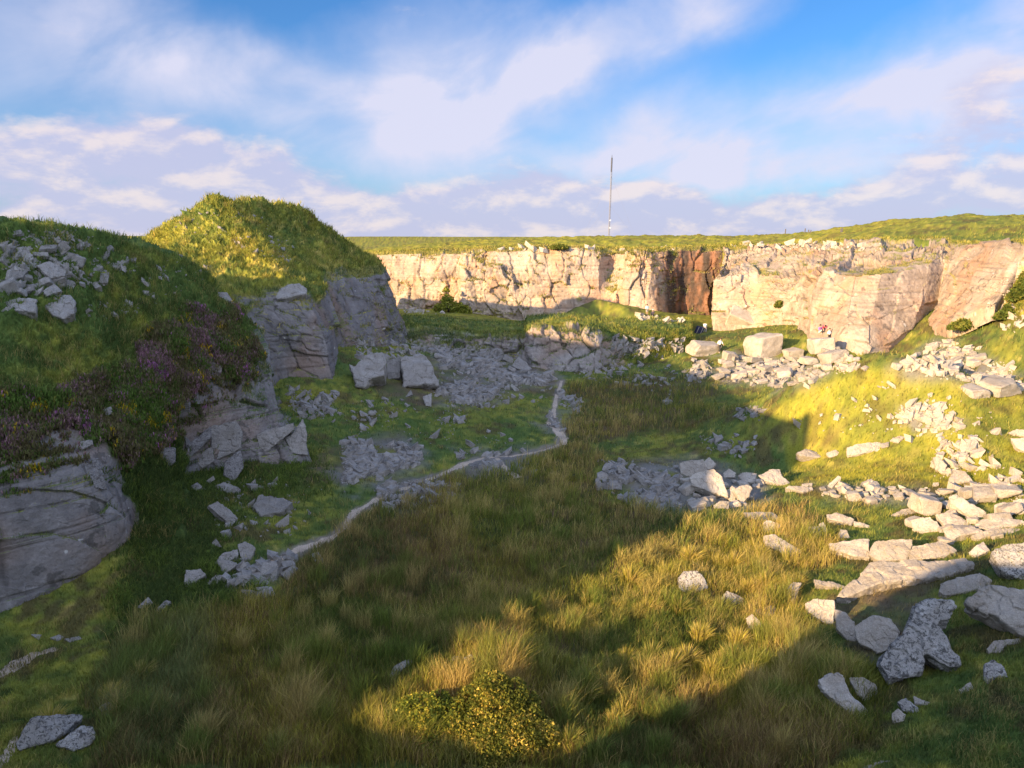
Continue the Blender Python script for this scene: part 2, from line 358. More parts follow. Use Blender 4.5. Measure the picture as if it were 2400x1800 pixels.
WALL = [
 [(790,606,138),(800,650,137.5),(800,700,137),(810,738,136)],
 [(868,604,134),(872,640,133),(875,690,132.6),(880,728,132)],
 [(923,596,133),(926,640,132),(928,690,131.5),(930,724,131)],
 [(1017,598,131.5),(1020,640,130.2),(1024,690,129.8),(1030,730,129.4)],
 [(1078,593,130.5),(1080,640,129.4),(1083,690,129),(1086,738,128.5)],
 [(1092,592,129),(1091,640,127.2),(1089,690,126.6),(1087,742,126)],
 [(1180,587,128.5),(1182,640,126.5),(1188,700,126),(1192,752,125.5)],
 [(1290,581,128),(1290,640,126),(1290,700,125.5),(1290,756,125)],
 [(1380,587,127.5),(1378,635,126),(1372,690,125),(1368,752,124.5)],
 [(1408,588,127.3),(1406,630,126.2),(1402,690,125),(1400,750,124.2)],
 [(1420,590,129),(1424,628,129),(1432,690,125),(1430,748,123.8)],
 [(1462,590,128.5),(1455,628,128),(1450,690,124.5),(1448,744,123.5)],
 [(1480,589,126.5),(1472,630,124),(1462,690,123.2),(1460,742,122.8)],
 [(1506,586,125.5),(1500,630,123.5),(1496,690,122.8),(1500,740,122.2)],
 [(1518,586,125.5),(1516,630,124),(1524,690,123),(1540,740,122.4)],
 [(1560,588,127.5),(1562,640,127),(1566,690,126.5),(1570,740,126)],
 [(1600,588,129.5),(1602,640,129),(1604,690,128.6),(1606,742,128)],
 [(1690,588,129.5),(1690,640,129),(1690,690,128.6),(1692,744,128)],
 [(1760,586,129.5),(1760,640,129),(1760,690,128.6),(1762,744,128)],
]
WALL_ROCK = [[.8,1,1,.9]]*19
BUTTRESS = [
 [(1762,590,129),(1762,620,128.5),(1762,660,128),(1762,700,127.5),(1762,745,127)],
 [(1715,589,125),(1712,622,124),(1712,660,123),(1712,705,122),(1712,750,121)],
 [(1694,588,118),(1690,622,115),(1684,646,106.5),(1680,700,106),(1679,757,105.4)],
 [(1700,584,116),(1690,620,112),(1679,645,104.6),(1676,700,103.6),(1675,760,103)],
 [(1755,576,116),(1750,608,111),(1755,640,105),(1760,700,102.4),(1752,768,101)],
 [(1800,575,115),(1800,615,108),(1805,645,102.5),(1812,700,99.4),(1800,769,98.5)],
 [(1850,574,112),(1850,620,104),(1856,650,99.5),(1860,700,96.5),(1850,768,95)],
 [(1905,573,108),(1902,620,100),(1898,655,95),(1890,715,92),(1884,772,89)],
 [(1960,572,104),(1950,615,97),(1922,640,88.5),(1906,705,86),(1892,773,84)],
 [(2000,571,102),(1990,615,95),(1962,640,85.5),(1948,705,82.5),(1935,782,80)],
 [(2050,570,99),(2035,620,92),(2003,640,82),(1990,710,79),(1976,792,76.5)],
 [(2100,571,96),(2085,612,88),(2070,636,81),(2045,735,77.5),(2040,848,72.6)],
 [(2150,572,94),(2140,606,87),(2130,632,82.5),(2110,725,79.5),(2084,858,74)],
 [(2190,574,92),(2185,600,87),(2178,632,84),(2166,705,81.5),(2130,812,78)],
 [(2216,577,91),(2212,610,87.5),(2207,652,85),(2196,712,83),(2158,782,81)],
 [(2232,579,88),(2228,615,85),(2222,655,83),(2204,718,80.8),(2166,782,78.8)],
 [(2310,573,81),(2300,615,78),(2280,660,75.5),(2262,710,73.5),(2232,758,72)],
 [(2386,570,73),(2378,600,71),(2364,640,69.5),(2350,680,68.5),(2334,708,67.5)],
 [(2398,574,71),(2394,610,70),(2382,650,69.5),(2368,690,69),(2350,720,68.5)],
 [(2520,575,66),(2500,620,66),(2490,660,65),(2470,700,64),(2450,740,62)],
]
BUTT_ROCK = [[.9,1,1,1,1],[.9,1,1,1,1],[1,1,1,1,1],[1,1,1,1,1],[1,.9,1,1,.95],[.95,1,1,1,.95],[1,1,.95,1,.95],[.9,1,1,1,.9],[1,1,1,1,1],[.85,1,1,1,1],[1,1,1,1,1],
             [1,1,1,1,1],[.85,1,1,1,1],[.9,.95,1,1,1],[1,1,1,1,1],[1,1,1,1,.9],[.85,1,1,.95,.7],[.9,1,1,.95,.6],[.3,.5,.5,.3,.2],[0,0,0,0,0]]
TERRACE = [
 [(890,766,94),(900,778,90),(905,800,88.5),(915,832,87)],
 [(945,760,93),(950,775,88.5),(958,800,87),(965,836,85.5)],
 [(1040,762,92),(1040,776,88),(1045,800,86.5),(1050,828,85)],
 [(1098,772,91),(1098,784,87.5),(1100,806,86.5),(1102,836,85.5)],
 [(1165,776,90.5),(1165,788,87),(1166,812,86.2),(1168,842,85.4)],
 [(1228,776,89.5),(1228,790,85.6),(1230,815,84.8),(1232,850,83.8)],
 [(1240,762,89),(1243,777,83.6),(1245,820,82.6),(1250,866,81.6)],
 [(1330,756,88),(1335,774,82.8),(1338,820,81.6),(1340,870,80.6)],
 [(1395,764,88),(1395,782,83.4),(1405,820,82.4),(1410,866,81.6)],
 [(1425,768,89),(1428,792,85.5),(1432,825,84.6),(1436,858,83.6)],
 [(1520,766,92),(1520,790,89),(1524,808,88),(1530,828,87)],
 [(1620,768,96),(1620,788,93),(1624,802,92),(1628,818,91)],
]
TERR_ROCK = [[0,.9,1,.9]]*4 + [[0,.7,1,.9],[0,.8,1,.9],[0,.9,1,1],[0,.9,1,1],[0,.9,1,1],[0,.5,.8,.6],[0,.3,.6,.4],[0,.1,.4,.2]]

LIFT = .05
plateau_pts = [P(*c) for c in [(850,588,152),(1000,574,150),(1200,566,148),(1300,562,146),(1430,558,150),(1600,558,148),(1800,554,145),(2000,532,128),(2200,515,112),(2400,526,98),(2600,530,90),(700,590,170)]]
for L in (WALL, BUTTRESS): plateau_pts += [P(*c[0]) for c in L]
for L in (BANK, HILL): plateau_pts += [np.minimum(P(*c[0])-np.array([0, 0, .8]), [99, 999, 0 if L is BANK or k < 2 else -3.5]) for k, c in enumerate(L)]
plateau_pts += [(-120,60,1),(-120,140,0),(-60,180,-1),(0,220,-1.5),(60,200,-1),(120,160,1),(80,90,1.2),(100,60,2),(80,20,0),(40,-30,-2),(-80,-20,0)]
plat_f = tps(plateau_pts, .0006)
def far_f(x, y):   # the open moor beyond
    d = np.hypot(x, y); return -6 + 20*sst(d, 600, 1900) - 30*sst(d, 2300, 4500) + 2*fbm(x*.004, y*.004, 0, 3)
# plan outline of the quarry: crest line of each face
OUTLINE = [tuple(P(*c[0])[:2]) for c in BANK[:10]] + [tuple(P(*c[0])[:2]) for c in HILL[2:11]] + [(-23,112),(-42,114),(-75,118),(-75,152),(-40,143)] + [tuple(P(*c[0])[:2]) for c in WALL[1:18]] + [tuple(P(*c[0])[:2]) for c in BUTTRESS[1:19]] + [(62,70),(66,40),(60,0),(40,-60),(-60,-60),(-70,10)]

_a, _b, _c = Pz(1150,1600,-13.9), Pz(900,1600,-14), Pz(1500,1110,-13.8)
MOUNDS = [(_a[0],_a[1],1.9,1.0),(_b[0],_b[1],1.3,.35),(_c[0],_c[1],2.8,.55)]
PUDDLES = [[(1280,1515),(1330,1500),(1385,1535),(1360,1560),(1300,1545)],[(1288,1575),(1325,1580),(1335,1620),(1300,1640)],[(1630,1650),(1680,1645),(1690,1670),(1650,1680)]]
def ground_base(x, y):
    fl = floor_f(x, y)
    ins = inpoly(x, y, OUTLINE); sdist = segdist(x, y, OUTLINE)*np.where(ins, -1, 1)
    r = np.hypot(x, y)
    fp = far_f(x, y); pl = plat_f(np.clip(x, -130, 130), np.clip(y, -60, 230))
    pl = pl*(1-sst(r, 155, 260)) + fp*sst(r, 155, 260)
    m = sst(sdist, .3, 3.2)
    for (mx, my, mr, mh) in MOUNDS: fl = fl + mh*np.exp(-((x-mx)**2+(y-my)**2)/mr**2)
    return fl*(1-m) + pl*m, m
PATH_PX = [(1316,893),(1300,955),(1294,985),(1306,1008),(1322,1028),(1302,1046),(1240,1062),(1120,1078),(1060,1100),(990,1130),(920,1152),(870,1178),(825,1212),(808,1240),(760,1266),(700,1288),(650,1312),(600,1345),(555,1370)]
GRAVEL_PX = [[(990,820),(1160,830),(1300,880),(1300,905),(1160,900),(1020,860)],[(1030,895),(1190,905),(1160,935),(1060,950),(1020,920)],[(800,1020),(990,1040),(980,1090),(870,1130),(800,1160)],[(1055,1060),(1250,1060),(1250,1120),(1110,1105)],[(850,1130),(1080,1115),(1070,1190),(910,1200)],
  [(1680,890),(1700,840),(1820,835),(1960,865),(1920,895),(1830,912)],[(2100,860),(2200,800),(2290,820),(2400,890),(2360,910),(2200,890)],[(1470,1090),(1620,1080),(1800,1130),(1790,1190),(1500,1190)],[(2120,950),(2190,940),(2260,990),(2160,1015)],[(540,1320),(680,1300),(700,1340),(600,1375)],[(1270,985),(1330,970),(1330,1010),(1300,1020)],[(1910,1140),(2220,1150),(2220,1175),(1930,1165)]]
MARSH = [(240,1800),(200,1640),(330,1480),(640,1400),(720,1290),(860,1215),(1010,1140),(1120,1120),(1280,1060),(1350,960),(1360,890),(1500,880),(1620,900),(1690,960),(1560,1000),(1400,1040),(1390,1110),(1440,1190),
         (1750,1205),(1800,1180),(1880,1200),(1970,1260),(1990,1300),(1880,1360),(1850,1420),(1900,1500),(2050,1580),(2040,1720),(1900,1800)]
def soft_in(px, py, poly, soft):
    d = segdist(px, py, poly); return sst(np.where(inpoly(px, py, poly), d, -d), -soft, soft)
def ground_relief(x, y, marsh, far):
    near = 1/(1+np.maximum(y, 10)/70)
    b = .16*fbm(x*.45, y*.45, 0, 3) + .11*fbm(x*1.5, y*1.5, 3, 3)*(1+.8*marsh) + .06*fbm(x*4.5, y*4.5, 9, 3)
    t = np.maximum(0, vn(x*.9, y*.9, 5.5))*.28*marsh
    return b + t + .45*far*fbm(x*.3, y*.3, 2, 4)+.25*far*fbm(x*1.1, y*1.1, 2, 3)

print("ground...")
uu = np.r_[-np.geomspace(9, .86, 26), np.linspace(-.80, .80, 1120), np.geomspace(.86, 9, 26)]
rows = [-60, -45, -30, -20, -12, -6, -2, 2, 5, 8, 10, 11.5]
el = np.arange(R(40), R(6.6), -R(.075)); rows += list(11.8/np.tan(el)*1.0)
rows = [r for r in rows if r < 103]; rows += list(np.arange(103, 172, .75)) + list(np.geomspace(174, 6000, 44))
yy = np.array(rows); U, Yg = np.meshgrid(uu, yy, indexing='ij')
Xg = U*np.maximum(Yg, 12.0); Xf, Yf = Xg.ravel(), Yg.ravel()
zb, plm = ground_base(Xf, Yf)
gp = np.stack([Xf, Yf, zb], 1); gpx, gpy, gd = project(gp)
marsh_m = soft_in(gpx+60*fbm(Xf*.3, Yf*.3, 1, 3), gpy+25*fbm(Xf*.3, Yf*.3, 8, 3), MARSH, 14)*(Yf > 14)*(1-plm)
PUD = np.zeros(len(gp))
for q in PUDDLES: PUD = np.maximum(PUD, soft_in(gpx, gpy, q, 14)*(Yf > 10)*(Yf < 40))
gp[:, 2] = zb - .6*PUD + (1-.85*PUD)*ground_relief(Xf, Yf, marsh_m, plm*sst(np.hypot(Xf, Yf), 90, 130))
def gmask(poly, soft=14): return soft_in(gpx+40*fbm(Xf*.4, Yf*.4, 5, 4), gpy+20*fbm(Xf*.4, Yf*.4, 6, 4), poly, soft)*(gd > 8)
DRY = .55*gmask([(1790,960),(1915,890),(2080,860),(2230,880),(2400,930),(2400,1140),(2100,1140),(1870,1120),(1850,1000)]) + .5*sst(Yf, 95, 125)
GULLY_GROWTH = gmask([(280,1500),(290,1150),(400,1050),(720,1080),(760,1130),(560,1180),(520,1300),(640,1440),(420,1460)], 60)
DIRT = .8*gmask([(1930,1420),(2080,1380),(2180,1330),(2180,1500),(2060,1560),(1980,1500)], 10) + .7*gmask([(900,1130),(1080,1110),(1060,1190),(900,1210)], 14) + .75*gmask([(740,1060),(940,1010),(1000,1080),(820,1130),(720,1130)], 14) + .6*gmask([(1430,1080),(1560,1070),(1800,1120),(1780,1180),(1480,1180)], 12) \
     + .8*gmask([(940,830),(1290,850),(1320,930),(1240,920),(990,960),(880,900)], 10)
LUSH = gmask([(540,1120),(720,1080),(740,1160),(620,1160)]) + gmask([(730,960),(1200,960),(1240,1040),(960,1050),(740,1040)]) + gmask([(1900,1800),(2060,1620),(2400,1560),(2400,1800)])
gc = turf_col(gp, 0)
gc = mixc(gc, np.array([.42, .36, .030]), .85*np.clip(DRY, 0, 1)*(.5+.5*sst(fbm(Xf*.6, Yf*.6, 2, 3), -.4, .4)))
gc = mixc(gc, STRAW*.9, .55*np.clip(DRY, 0, 1)*sst(fbm(Xf*1.3, Yf*1.3, 12, 4), .05, .5))
gc = mixc(gc, np.array([.035, .055, .016]), .6*np.clip(GULLY_GROWTH, 0, 1))  # dark green of the bracken and undergrowth in the gully
gc = mixc(gc, np.array([.085, .135, .028]), .30*np.clip(LUSH, 0, 1))
gc = mixc(gc, BROWN*.75, .7*sst(fbm(Xf*.55, Yf*.55, 88, 4)+.5*fbm(Xf*2.2, Yf*2.2, 89, 2), .10, .45)*(1-np.clip(DRY, 0, 1)*.5))
gc = mixc(gc, np.array([.17, .125, .085])*.8, np.clip(DIRT, 0, 1)*(.45+.55*sst(fbm(Xf*1.1, Yf*1.1, 32, 4), -.3, .3)))
mc = mixc(np.tile(np.array([.075, .085, .025]), (len(gp), 1)), np.array([.13, .09, .045]), sst(fbm(Xf*.5, Yf*.5, 77, 4), -.2, .3))
gc = gc*(1-marsh_m[:, None]) + mc*marsh_m[:, None]
_pd = segdist(gpx, gpy*1.6, [(a, b*1.6) for a, b in PATH_PX], False)*(gd/55)
gc = mixc(gc, np.array([.27, .22, .175]), (1-sst(_pd+9*fbm(Xf*1.6, Yf*1.6, 3, 3), 3, 15))*.9*(Yf > 14))
GRAVEL = np.zeros(len(gp))
for q_ in GRAVEL_PX: GRAVEL = np.maximum(GRAVEL, soft_in(gpx+50*fbm(Xf*.35, Yf*.35, 15, 4), gpy+22*fbm(Xf*.35, Yf*.35, 16, 4), q_, 24)*(gd > 8))
GRAVEL = GRAVEL*sst(fbm(Xf*.9, Yf*.9, 17, 4), -.45, .1)
gc = mixc(gc, np.array([.21, .195, .185]), .85*GRAVEL); DIRT = np.clip(DIRT+.9*GRAVEL, 0, 1)
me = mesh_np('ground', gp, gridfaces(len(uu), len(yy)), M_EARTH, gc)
ground = tag(link('ground', me), 'uneven quarry floor of turf, mounds and open moor', kind='structure')
ground_pts, ground_gd, ground_col = gp, gd, gc

# ------------------------------------------------------------------ loft builder
def cr(ctrl, t, k):
    n = len(ctrl); i = np.clip(np.floor(t).astype(int), 0, n-2); f = (t-i).reshape((-1,)+(1,)*(ctrl.ndim-1))
    p0 = ctrl[np.maximum(i-1, 0)]; p1 = ctrl[i]; p2 = ctrl[i+1]; p3 = ctrl[np.minimum(i+2, n-1)]
    c = .5*(2*p1+(p2-p0)*f+(2*p0-5*p1+4*p2-p3)*f*f+(3*p1-p0-3*p2+p3)*f**3)
    return (p1*(1-f)+p2*f)*(1-k)+c*k
def params(seglen, step, lo=3):
    t = []
    for i, L in enumerate(seglen):
        n = max(lo, int(L/step)); t += list(i+np.arange(n)/n)
    return np.array(t+[len(seglen)])
def facets(s, t, cs, ct, seed):
    """irregular joint blocks: cell id, distance to the joint, tilt of each block face"""
    a = s/cs; b = t/ct; ai = np.floor(a); bi = np.floor(b)
    f1 = np.full(a.shape, 9.0); f2 = np.full(a.shape, 9.0); ca = np.zeros(a.shape); cb = np.zeros(a.shape); da = np.zeros(a.shape); db = np.zeros(a.shape)
    for i in (-1, 0, 1):
        for j in (-1, 0, 1):
            ci = ai+i; cj = bi+j
            dx = a-(ci+.5+.85*(hsh(ci, cj, seed)-.5)); dy = b-(cj+.5+.85*(hsh(ci, cj, seed+50)-.5))
            d = .93*np.maximum(abs(dx), abs(dy))+.07*(abs(dx)+abs(dy))
            m = d < f1; f2 = np.where(m, f1, np.minimum(f2, d)); f1 = np.where(m, d, f1)
            ca = np.where(m, ci, ca); cb = np.where(m, cj, cb); da = np.where(m, dx, da); db = np.where(m, dy, db)
    r = hsh(ca, cb, seed+7)
    tilt = da*(hsh(ca, cb, seed+8)-.5)+db*(hsh(ca, cb, seed+9)-.5)
    return r, (f2-f1)*min(cs, ct)*.8, tilt
def loft(name, cols, rock, step=2.0, back=6.0, k=.55, amp=.5, rowh=1.0, colw=2.2, dip=0.0, turf_amp=.25, stain=0.0, seed=0, plate=None, skirt=2.5, dry=0.0, regions=None, colfn=None, crack=1.0, tint=(1, 1, 1), fine2=1.0, lg=0.0):
    C = np.array([[P(*c) for c in col] for col in cols]); px = np.array([[c[:2] for c in col] for col in cols], float)
    Wr = np.array(rock, float)
    # rim goes back from the crest, then a skirt drops into the plateau; the foot runs on below the ground
    b = []
    for j in range(len(C)):
        d = C[j, 0, :2]/np.linalg.norm(C[j, 0, :2])
        q = C[j, 0].copy(); q[:2] += d*back; q[2] = float(plate(q[0], q[1]))+.06 if plate else q[2]-.25
        q2 = q.copy(); q2[:2] += d*2.0; q2[2] -= skirt
        f = C[j, -1].copy(); f[2] -= 1.6; f[:2] += (C[j, -1, :2]-C[j, 0, :2])*.04
        b.append(np.vstack([q2, q, C[j], f]))
    C = np.array(b); Wr = np.c_[np.zeros((len(Wr), 2)), Wr, Wr[:, -1]]
    pv = np.concatenate([np.zeros((len(px), 2, 2)), np.zeros((len(px), 0, 2)), px], 1)
    sl_u = np.linalg.norm(np.diff(px, axis=0), axis=2).max(1)
    sl_v = np.r_[10, 14, np.linalg.norm(np.diff(px, axis=1), axis=2).max(0), 12]
    tu, tv = params(sl_u, step, 3), params(sl_v, step, 4)
    A = cr(C, tu, k); A = np.swapaxes(cr(np.swapaxes(A, 0, 1), tv, k), 0, 1)
    Wg = cr(Wr[..., None], tu, 0); Wg = np.swapaxes(cr(np.swapaxes(Wg, 0, 1), tv, 0), 0, 1)[..., 0]
    nu, nv = A.shape[:2]
    du = np.gradient(A, axis=0); dv = np.gradient(A, axis=1); N = np.cross(dv, du)
    N /= np.linalg.norm(N, axis=2, keepdims=True)+1e-9
    mid = A[nu//2, nv*2//3]; 
    if (N[nu//2, nv*2//3]*mid).sum() > 0: N = -N
    s = np.cumsum(np.r_[0, np.linalg.norm(np.diff(A[:, nv*2//3, :2], axis=0), axis=1)])[:, None]+np.zeros((1, nv))
    p = A.reshape(-1, 3); n = N.reshape(-1, 3); s = s.ravel(); x, y, z = p.T; w = Wg.ravel()
    w = sst(w+.55*fbm(x*.28+seed, y*.28, z*.45, 4)+.18*fbm(x*1.4, y*1.4, z*1.4, 3), .42, .60)
    t = z + dip*s + .8*fbm(x*.22, y*.22, z*.22, 3); sw = s+1.0*fbm(x*.25+5, y*.25, z*.25, 3)+.25*z*vn(s*.05, 1.0, seed)
    k1 = vn(s*.06+seed, z*.12, 2.2)                                # joint spacing changes along the face
    r1, e1, t1 = facets(sw, t, colw*1.9, rowh*2.2, seed+1); r2, e2, t2 = facets(sw+.3*fbm(x*1.3, y*1.3, z*1.3, 2), t+.2*fbm(x*1.3, y*1.3, z*1.3+9, 2), colw*.75, rowh*.7, seed+2)
    r3, e3, t3 = facets(sw, t+.3*sw, colw*.3, rowh*.3, seed+3)
    sub = sst(fbm(x*.2+11, y*.2, z*.3, 3)+k1*.3, -.25, .3)         # only some stretches are broken small
    big = fbm(s*.10+seed, z*.10, 3.3, 3); fine = fbm(x*3, y*3, z*3, 4, .6)
    open_ = sst(hsh(np.floor(sw/3.1), np.floor(t/2.3), seed)+.4*fbm(x*.6, y*.6, z*.6, 2), .45, .75)
    ak, sk, ck = regions(x, y, z) if regions else (1.0, 1.0, 1.0)
    sub = np.clip(sub*sk, 0, 1); open_ = open_*crack*ck; amp = amp*ak
    d_rock = amp*((r1-.5)*1.1+t1*1.1) + fine2*sub*amp*((r2-.5)*.6+t2*.8) + sub*amp*.22*((r3-.5)+t3) + amp*.9*big - .5*amp*open_*np.exp(-(e1/.10)**2) - .22*amp*sub*np.exp(-(e2/.06)**2) + .16*amp*fine - .05*sst(fbm(x*.15, y*.15, z*5.5, 3), .1, .45)
    e1 = e1/np.maximum(open_, .15); e2 = e2/np.maximum(sub, .1)
    d_turf = turf_amp*(fbm(x*.7, y*.7, z*.7, 4)+.55*fbm(x*2.3, y*2.3, z*2.3, 4))*.7 + turf_amp*.35*np.maximum(0, fbm(x*4.5, y*4.5, z*4.5, 2))
    vfade = np.ones((nu, nv)); nskirt = int(np.searchsorted(tv, 1.0)); vfade[:, :nskirt] = 0; vfade[:, nskirt:nskirt+5] = np.linspace(0, 1, 5)
    q = p + n*((w*d_rock+(1-w)*d_turf)*vfade.ravel())[:, None]
    # ledges facing up hold turf
    Q = q.reshape(nu, nv, 3); NN = np.cross(np.gradient(Q, axis=1), np.gradient(Q, axis=0)); NN /= np.linalg.norm(NN, axis=2, keepdims=True)+1e-9
    nz = np.abs(NN[..., 2]).ravel()
    ledge = sst(nz+.25*fbm(x*.8, y*.8, z*.8, 3), .62+lg, .85+lg*.7)*(w > .3)
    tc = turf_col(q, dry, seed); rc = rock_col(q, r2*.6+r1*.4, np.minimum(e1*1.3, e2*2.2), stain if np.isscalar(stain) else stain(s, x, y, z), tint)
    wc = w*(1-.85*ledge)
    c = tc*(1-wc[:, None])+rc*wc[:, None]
    if colfn is not None: c = colfn(q, c, wc)
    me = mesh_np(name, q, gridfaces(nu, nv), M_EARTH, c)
    o = link(name, me)
    return o, q, wc, c, n
def heather_mask(q, px, py):
    X, Y, Z = q.T
    return sst(soft_in(px, py, [(-300,940),(120,900),(300,840),(380,760),(470,700),(565,735),(600,800),(590,880),(520,960),(430,1020),(280,1090),(0,1190),(-300,1210)], 60)+.75*fbm(X*.45, Y*.45, Z*.45, 4), .52, .74)
def bank_colour(q, c, w):
    X, Y, Z = q.T; px, py, d = project(q); t = (1-w)
    # heather and gorse on the steep lower half of the bank
    hm = heather_mask(q, px, py)
    hc = np.tile(np.array([.10, .095, .035]), (len(q), 1)); hc = mixc(hc, np.array([.20, .10, .12]), sst(fbm(X*.55+3, Y*.55, Z*.55, 4), .02, .35)); hc = mixc(hc, np.array([.09, .14, .028]), sst(fbm(X*.8, Y*.8+8, Z*.8, 4), .05, .3))
    hc = mixc(hc, np.array([.24, .17, .015]), .7*sst(fbm(X*1.2+30, Y*1.2, Z*1.2, 4), .36, .55))
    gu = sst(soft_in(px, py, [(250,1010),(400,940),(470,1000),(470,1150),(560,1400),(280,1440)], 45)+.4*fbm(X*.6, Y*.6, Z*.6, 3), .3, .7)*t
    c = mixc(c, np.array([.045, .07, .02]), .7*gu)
    m = (t*hm)[:, None]
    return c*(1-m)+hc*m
print("lofts...")
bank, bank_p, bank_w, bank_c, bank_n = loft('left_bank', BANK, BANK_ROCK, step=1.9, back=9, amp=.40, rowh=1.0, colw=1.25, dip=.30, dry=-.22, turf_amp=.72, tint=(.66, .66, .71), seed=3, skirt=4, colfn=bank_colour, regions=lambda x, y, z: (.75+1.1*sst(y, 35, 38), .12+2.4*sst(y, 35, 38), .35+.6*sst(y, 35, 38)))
tag(bank, 'grass and heather bank above low granite faces on the near left', kind='structure')
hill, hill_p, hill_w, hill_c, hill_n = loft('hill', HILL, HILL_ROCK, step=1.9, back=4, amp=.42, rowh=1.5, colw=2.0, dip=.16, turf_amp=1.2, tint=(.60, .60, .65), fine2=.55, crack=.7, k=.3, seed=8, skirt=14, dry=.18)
tag(hill, 'grassy spoil hill with layered grey cliffs at its foot', kind='structure')
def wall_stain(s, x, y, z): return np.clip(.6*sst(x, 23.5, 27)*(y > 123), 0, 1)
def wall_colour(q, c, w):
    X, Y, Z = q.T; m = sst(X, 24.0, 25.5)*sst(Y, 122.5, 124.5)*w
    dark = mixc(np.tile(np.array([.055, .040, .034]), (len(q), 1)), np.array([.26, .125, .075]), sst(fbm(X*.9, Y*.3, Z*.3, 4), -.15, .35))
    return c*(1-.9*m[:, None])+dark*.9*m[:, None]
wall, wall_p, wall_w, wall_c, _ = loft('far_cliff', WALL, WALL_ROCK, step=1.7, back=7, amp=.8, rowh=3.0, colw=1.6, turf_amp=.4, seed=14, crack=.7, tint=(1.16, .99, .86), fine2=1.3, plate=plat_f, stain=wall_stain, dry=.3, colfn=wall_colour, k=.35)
tag(wall, 'sunlit vertical granite quarry wall closing the far end', kind='structure')
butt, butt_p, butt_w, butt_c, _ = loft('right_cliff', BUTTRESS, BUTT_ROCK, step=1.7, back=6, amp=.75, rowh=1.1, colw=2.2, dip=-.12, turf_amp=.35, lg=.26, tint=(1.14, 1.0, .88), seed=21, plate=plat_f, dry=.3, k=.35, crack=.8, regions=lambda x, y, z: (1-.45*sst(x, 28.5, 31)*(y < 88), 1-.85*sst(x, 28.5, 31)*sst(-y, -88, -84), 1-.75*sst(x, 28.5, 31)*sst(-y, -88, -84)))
tag(butt, 'sunlit stepped granite buttress and slab on the right', kind='structure')
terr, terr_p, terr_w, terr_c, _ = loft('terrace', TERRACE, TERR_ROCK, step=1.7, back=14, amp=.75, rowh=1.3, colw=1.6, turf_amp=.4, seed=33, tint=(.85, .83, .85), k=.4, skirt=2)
tag(terr, 'low shaded granite step across the middle of the quarry', kind='structure')

# ------------------------------------------------------------------ the rim behind and left of the viewpoint (out of frame): its crest casts the evening shade
DG = bpy.context.evaluated_depsgraph_get()
TREES = {o.name: BVHTree.FromObject(o, DG) for o in (ground, bank, hill, wall, butt, terr)}
def cast(px, py, only=None):
    d = Vector(P(px, py, 1.0)).normalized(); best = None
    for k, t in TREES.items():
        if only and k != only: continue
        h = t.ray_cast(Vector((0, 0, 0)), d, 3000)
        if h[0] is not None and (best is None or h[3] < best[3]): best = h
    return (np.array(best[0]), np.array(best[1])) if best else (P(px, py, 60), np.array((0, 0, 1.)))
def sun_coords(p):
    d = np.array([math.sin(SUN_AZ), math.cos(SUN_AZ)]); e = np.array([math.cos(SUN_AZ), -math.sin(SUN_AZ)])
    return p[:2]@e, p[2]+(p[:2]@d)*math.tan(SUN_EL)
SHADE_EDGE = [(2285,1303),(2122,1368),(1981,1444),(1884,1520),(1770,1601),(1580,1688),(1390,1753),(930,1650),(1200,1510),(1340,1440),(1430,1330),(1560,1250),(1700,1200),(1780,1130),(1860,1050),(1866,985),(1800,968),
  (1955,868),(40,522),(485,613),(564,635),(633,650)]
def crest():
    pts = sorted((lambda a, b: (a, b-1.4 if a < -60 else b))(*sun_coords(cast(*e)[0])) for e in SHADE_EDGE)
    print('crest', [(round(a, 1), round(b, 1)) for a, b in pts])
    out = []
    for a, b in pts:
        if out and a-out[-1][0] < .6: out[-1] = ((a+out[-1][0])/2, (b+out[-1][1])/2)
        else: out.append((a, b))
    out = sorted([q for q in out if not -66 < q[0] < -50]+[(-62.5, 4.4), (-54, 4.2)])
    return [(-140, out[0][1]+.5), (out[0][0]-10, out[0][1])] + out + [(0, min(-1.9, out[-1][1]+2)), (40, -1.5)]
CREST = crest()
def build_rim():
    sx = np.linspace(-130, 40, 520); T = np.interp(sx, [c[0] for c in CREST], [c[1] for c in CREST])
    T = T + .25*fbm(sx*.5, 0*sx, 1, 3)
    r0 = np.interp(sx, [-130, -12, -6, 40], [-16, -15, -2.5, -3]); h = T - r0*math.tan(SUN_EL)
    prof = [(-31, 0, 1), (-30, -6, 0), (-14, -2.0, 0), (-3, -.5, 0), (0, 0, 0), (1.5, -2.2, 0), (5, -9, 0), (9, -16, 0), (9.6, 0, 1)]
    g = []
    d = np.array([math.sin(SUN_AZ), math.cos(SUN_AZ)]); e = np.array([math.cos(SUN_AZ), -math.sin(SUN_AZ)])
    for (dr, dz, _) in prof:
        r = r0+dr; g.append(np.stack([e[0]*sx+d[0]*r, e[1]*sx+d[1]*r, np.maximum(h+dz, -15.5) if _ == 0 else 0*sx-16.5], 1))
    A = np.stack(g, 1); p = A.reshape(-1, 3)
    me = mesh_np('quarry_rim', p, gridfaces(A.shape[0], A.shape[1]), M_EARTH, turf_col(p))
    tag(link('quarry_rim', me), 'grass rim of the quarry on which the viewpoint stands', kind='structure')
build_rim()
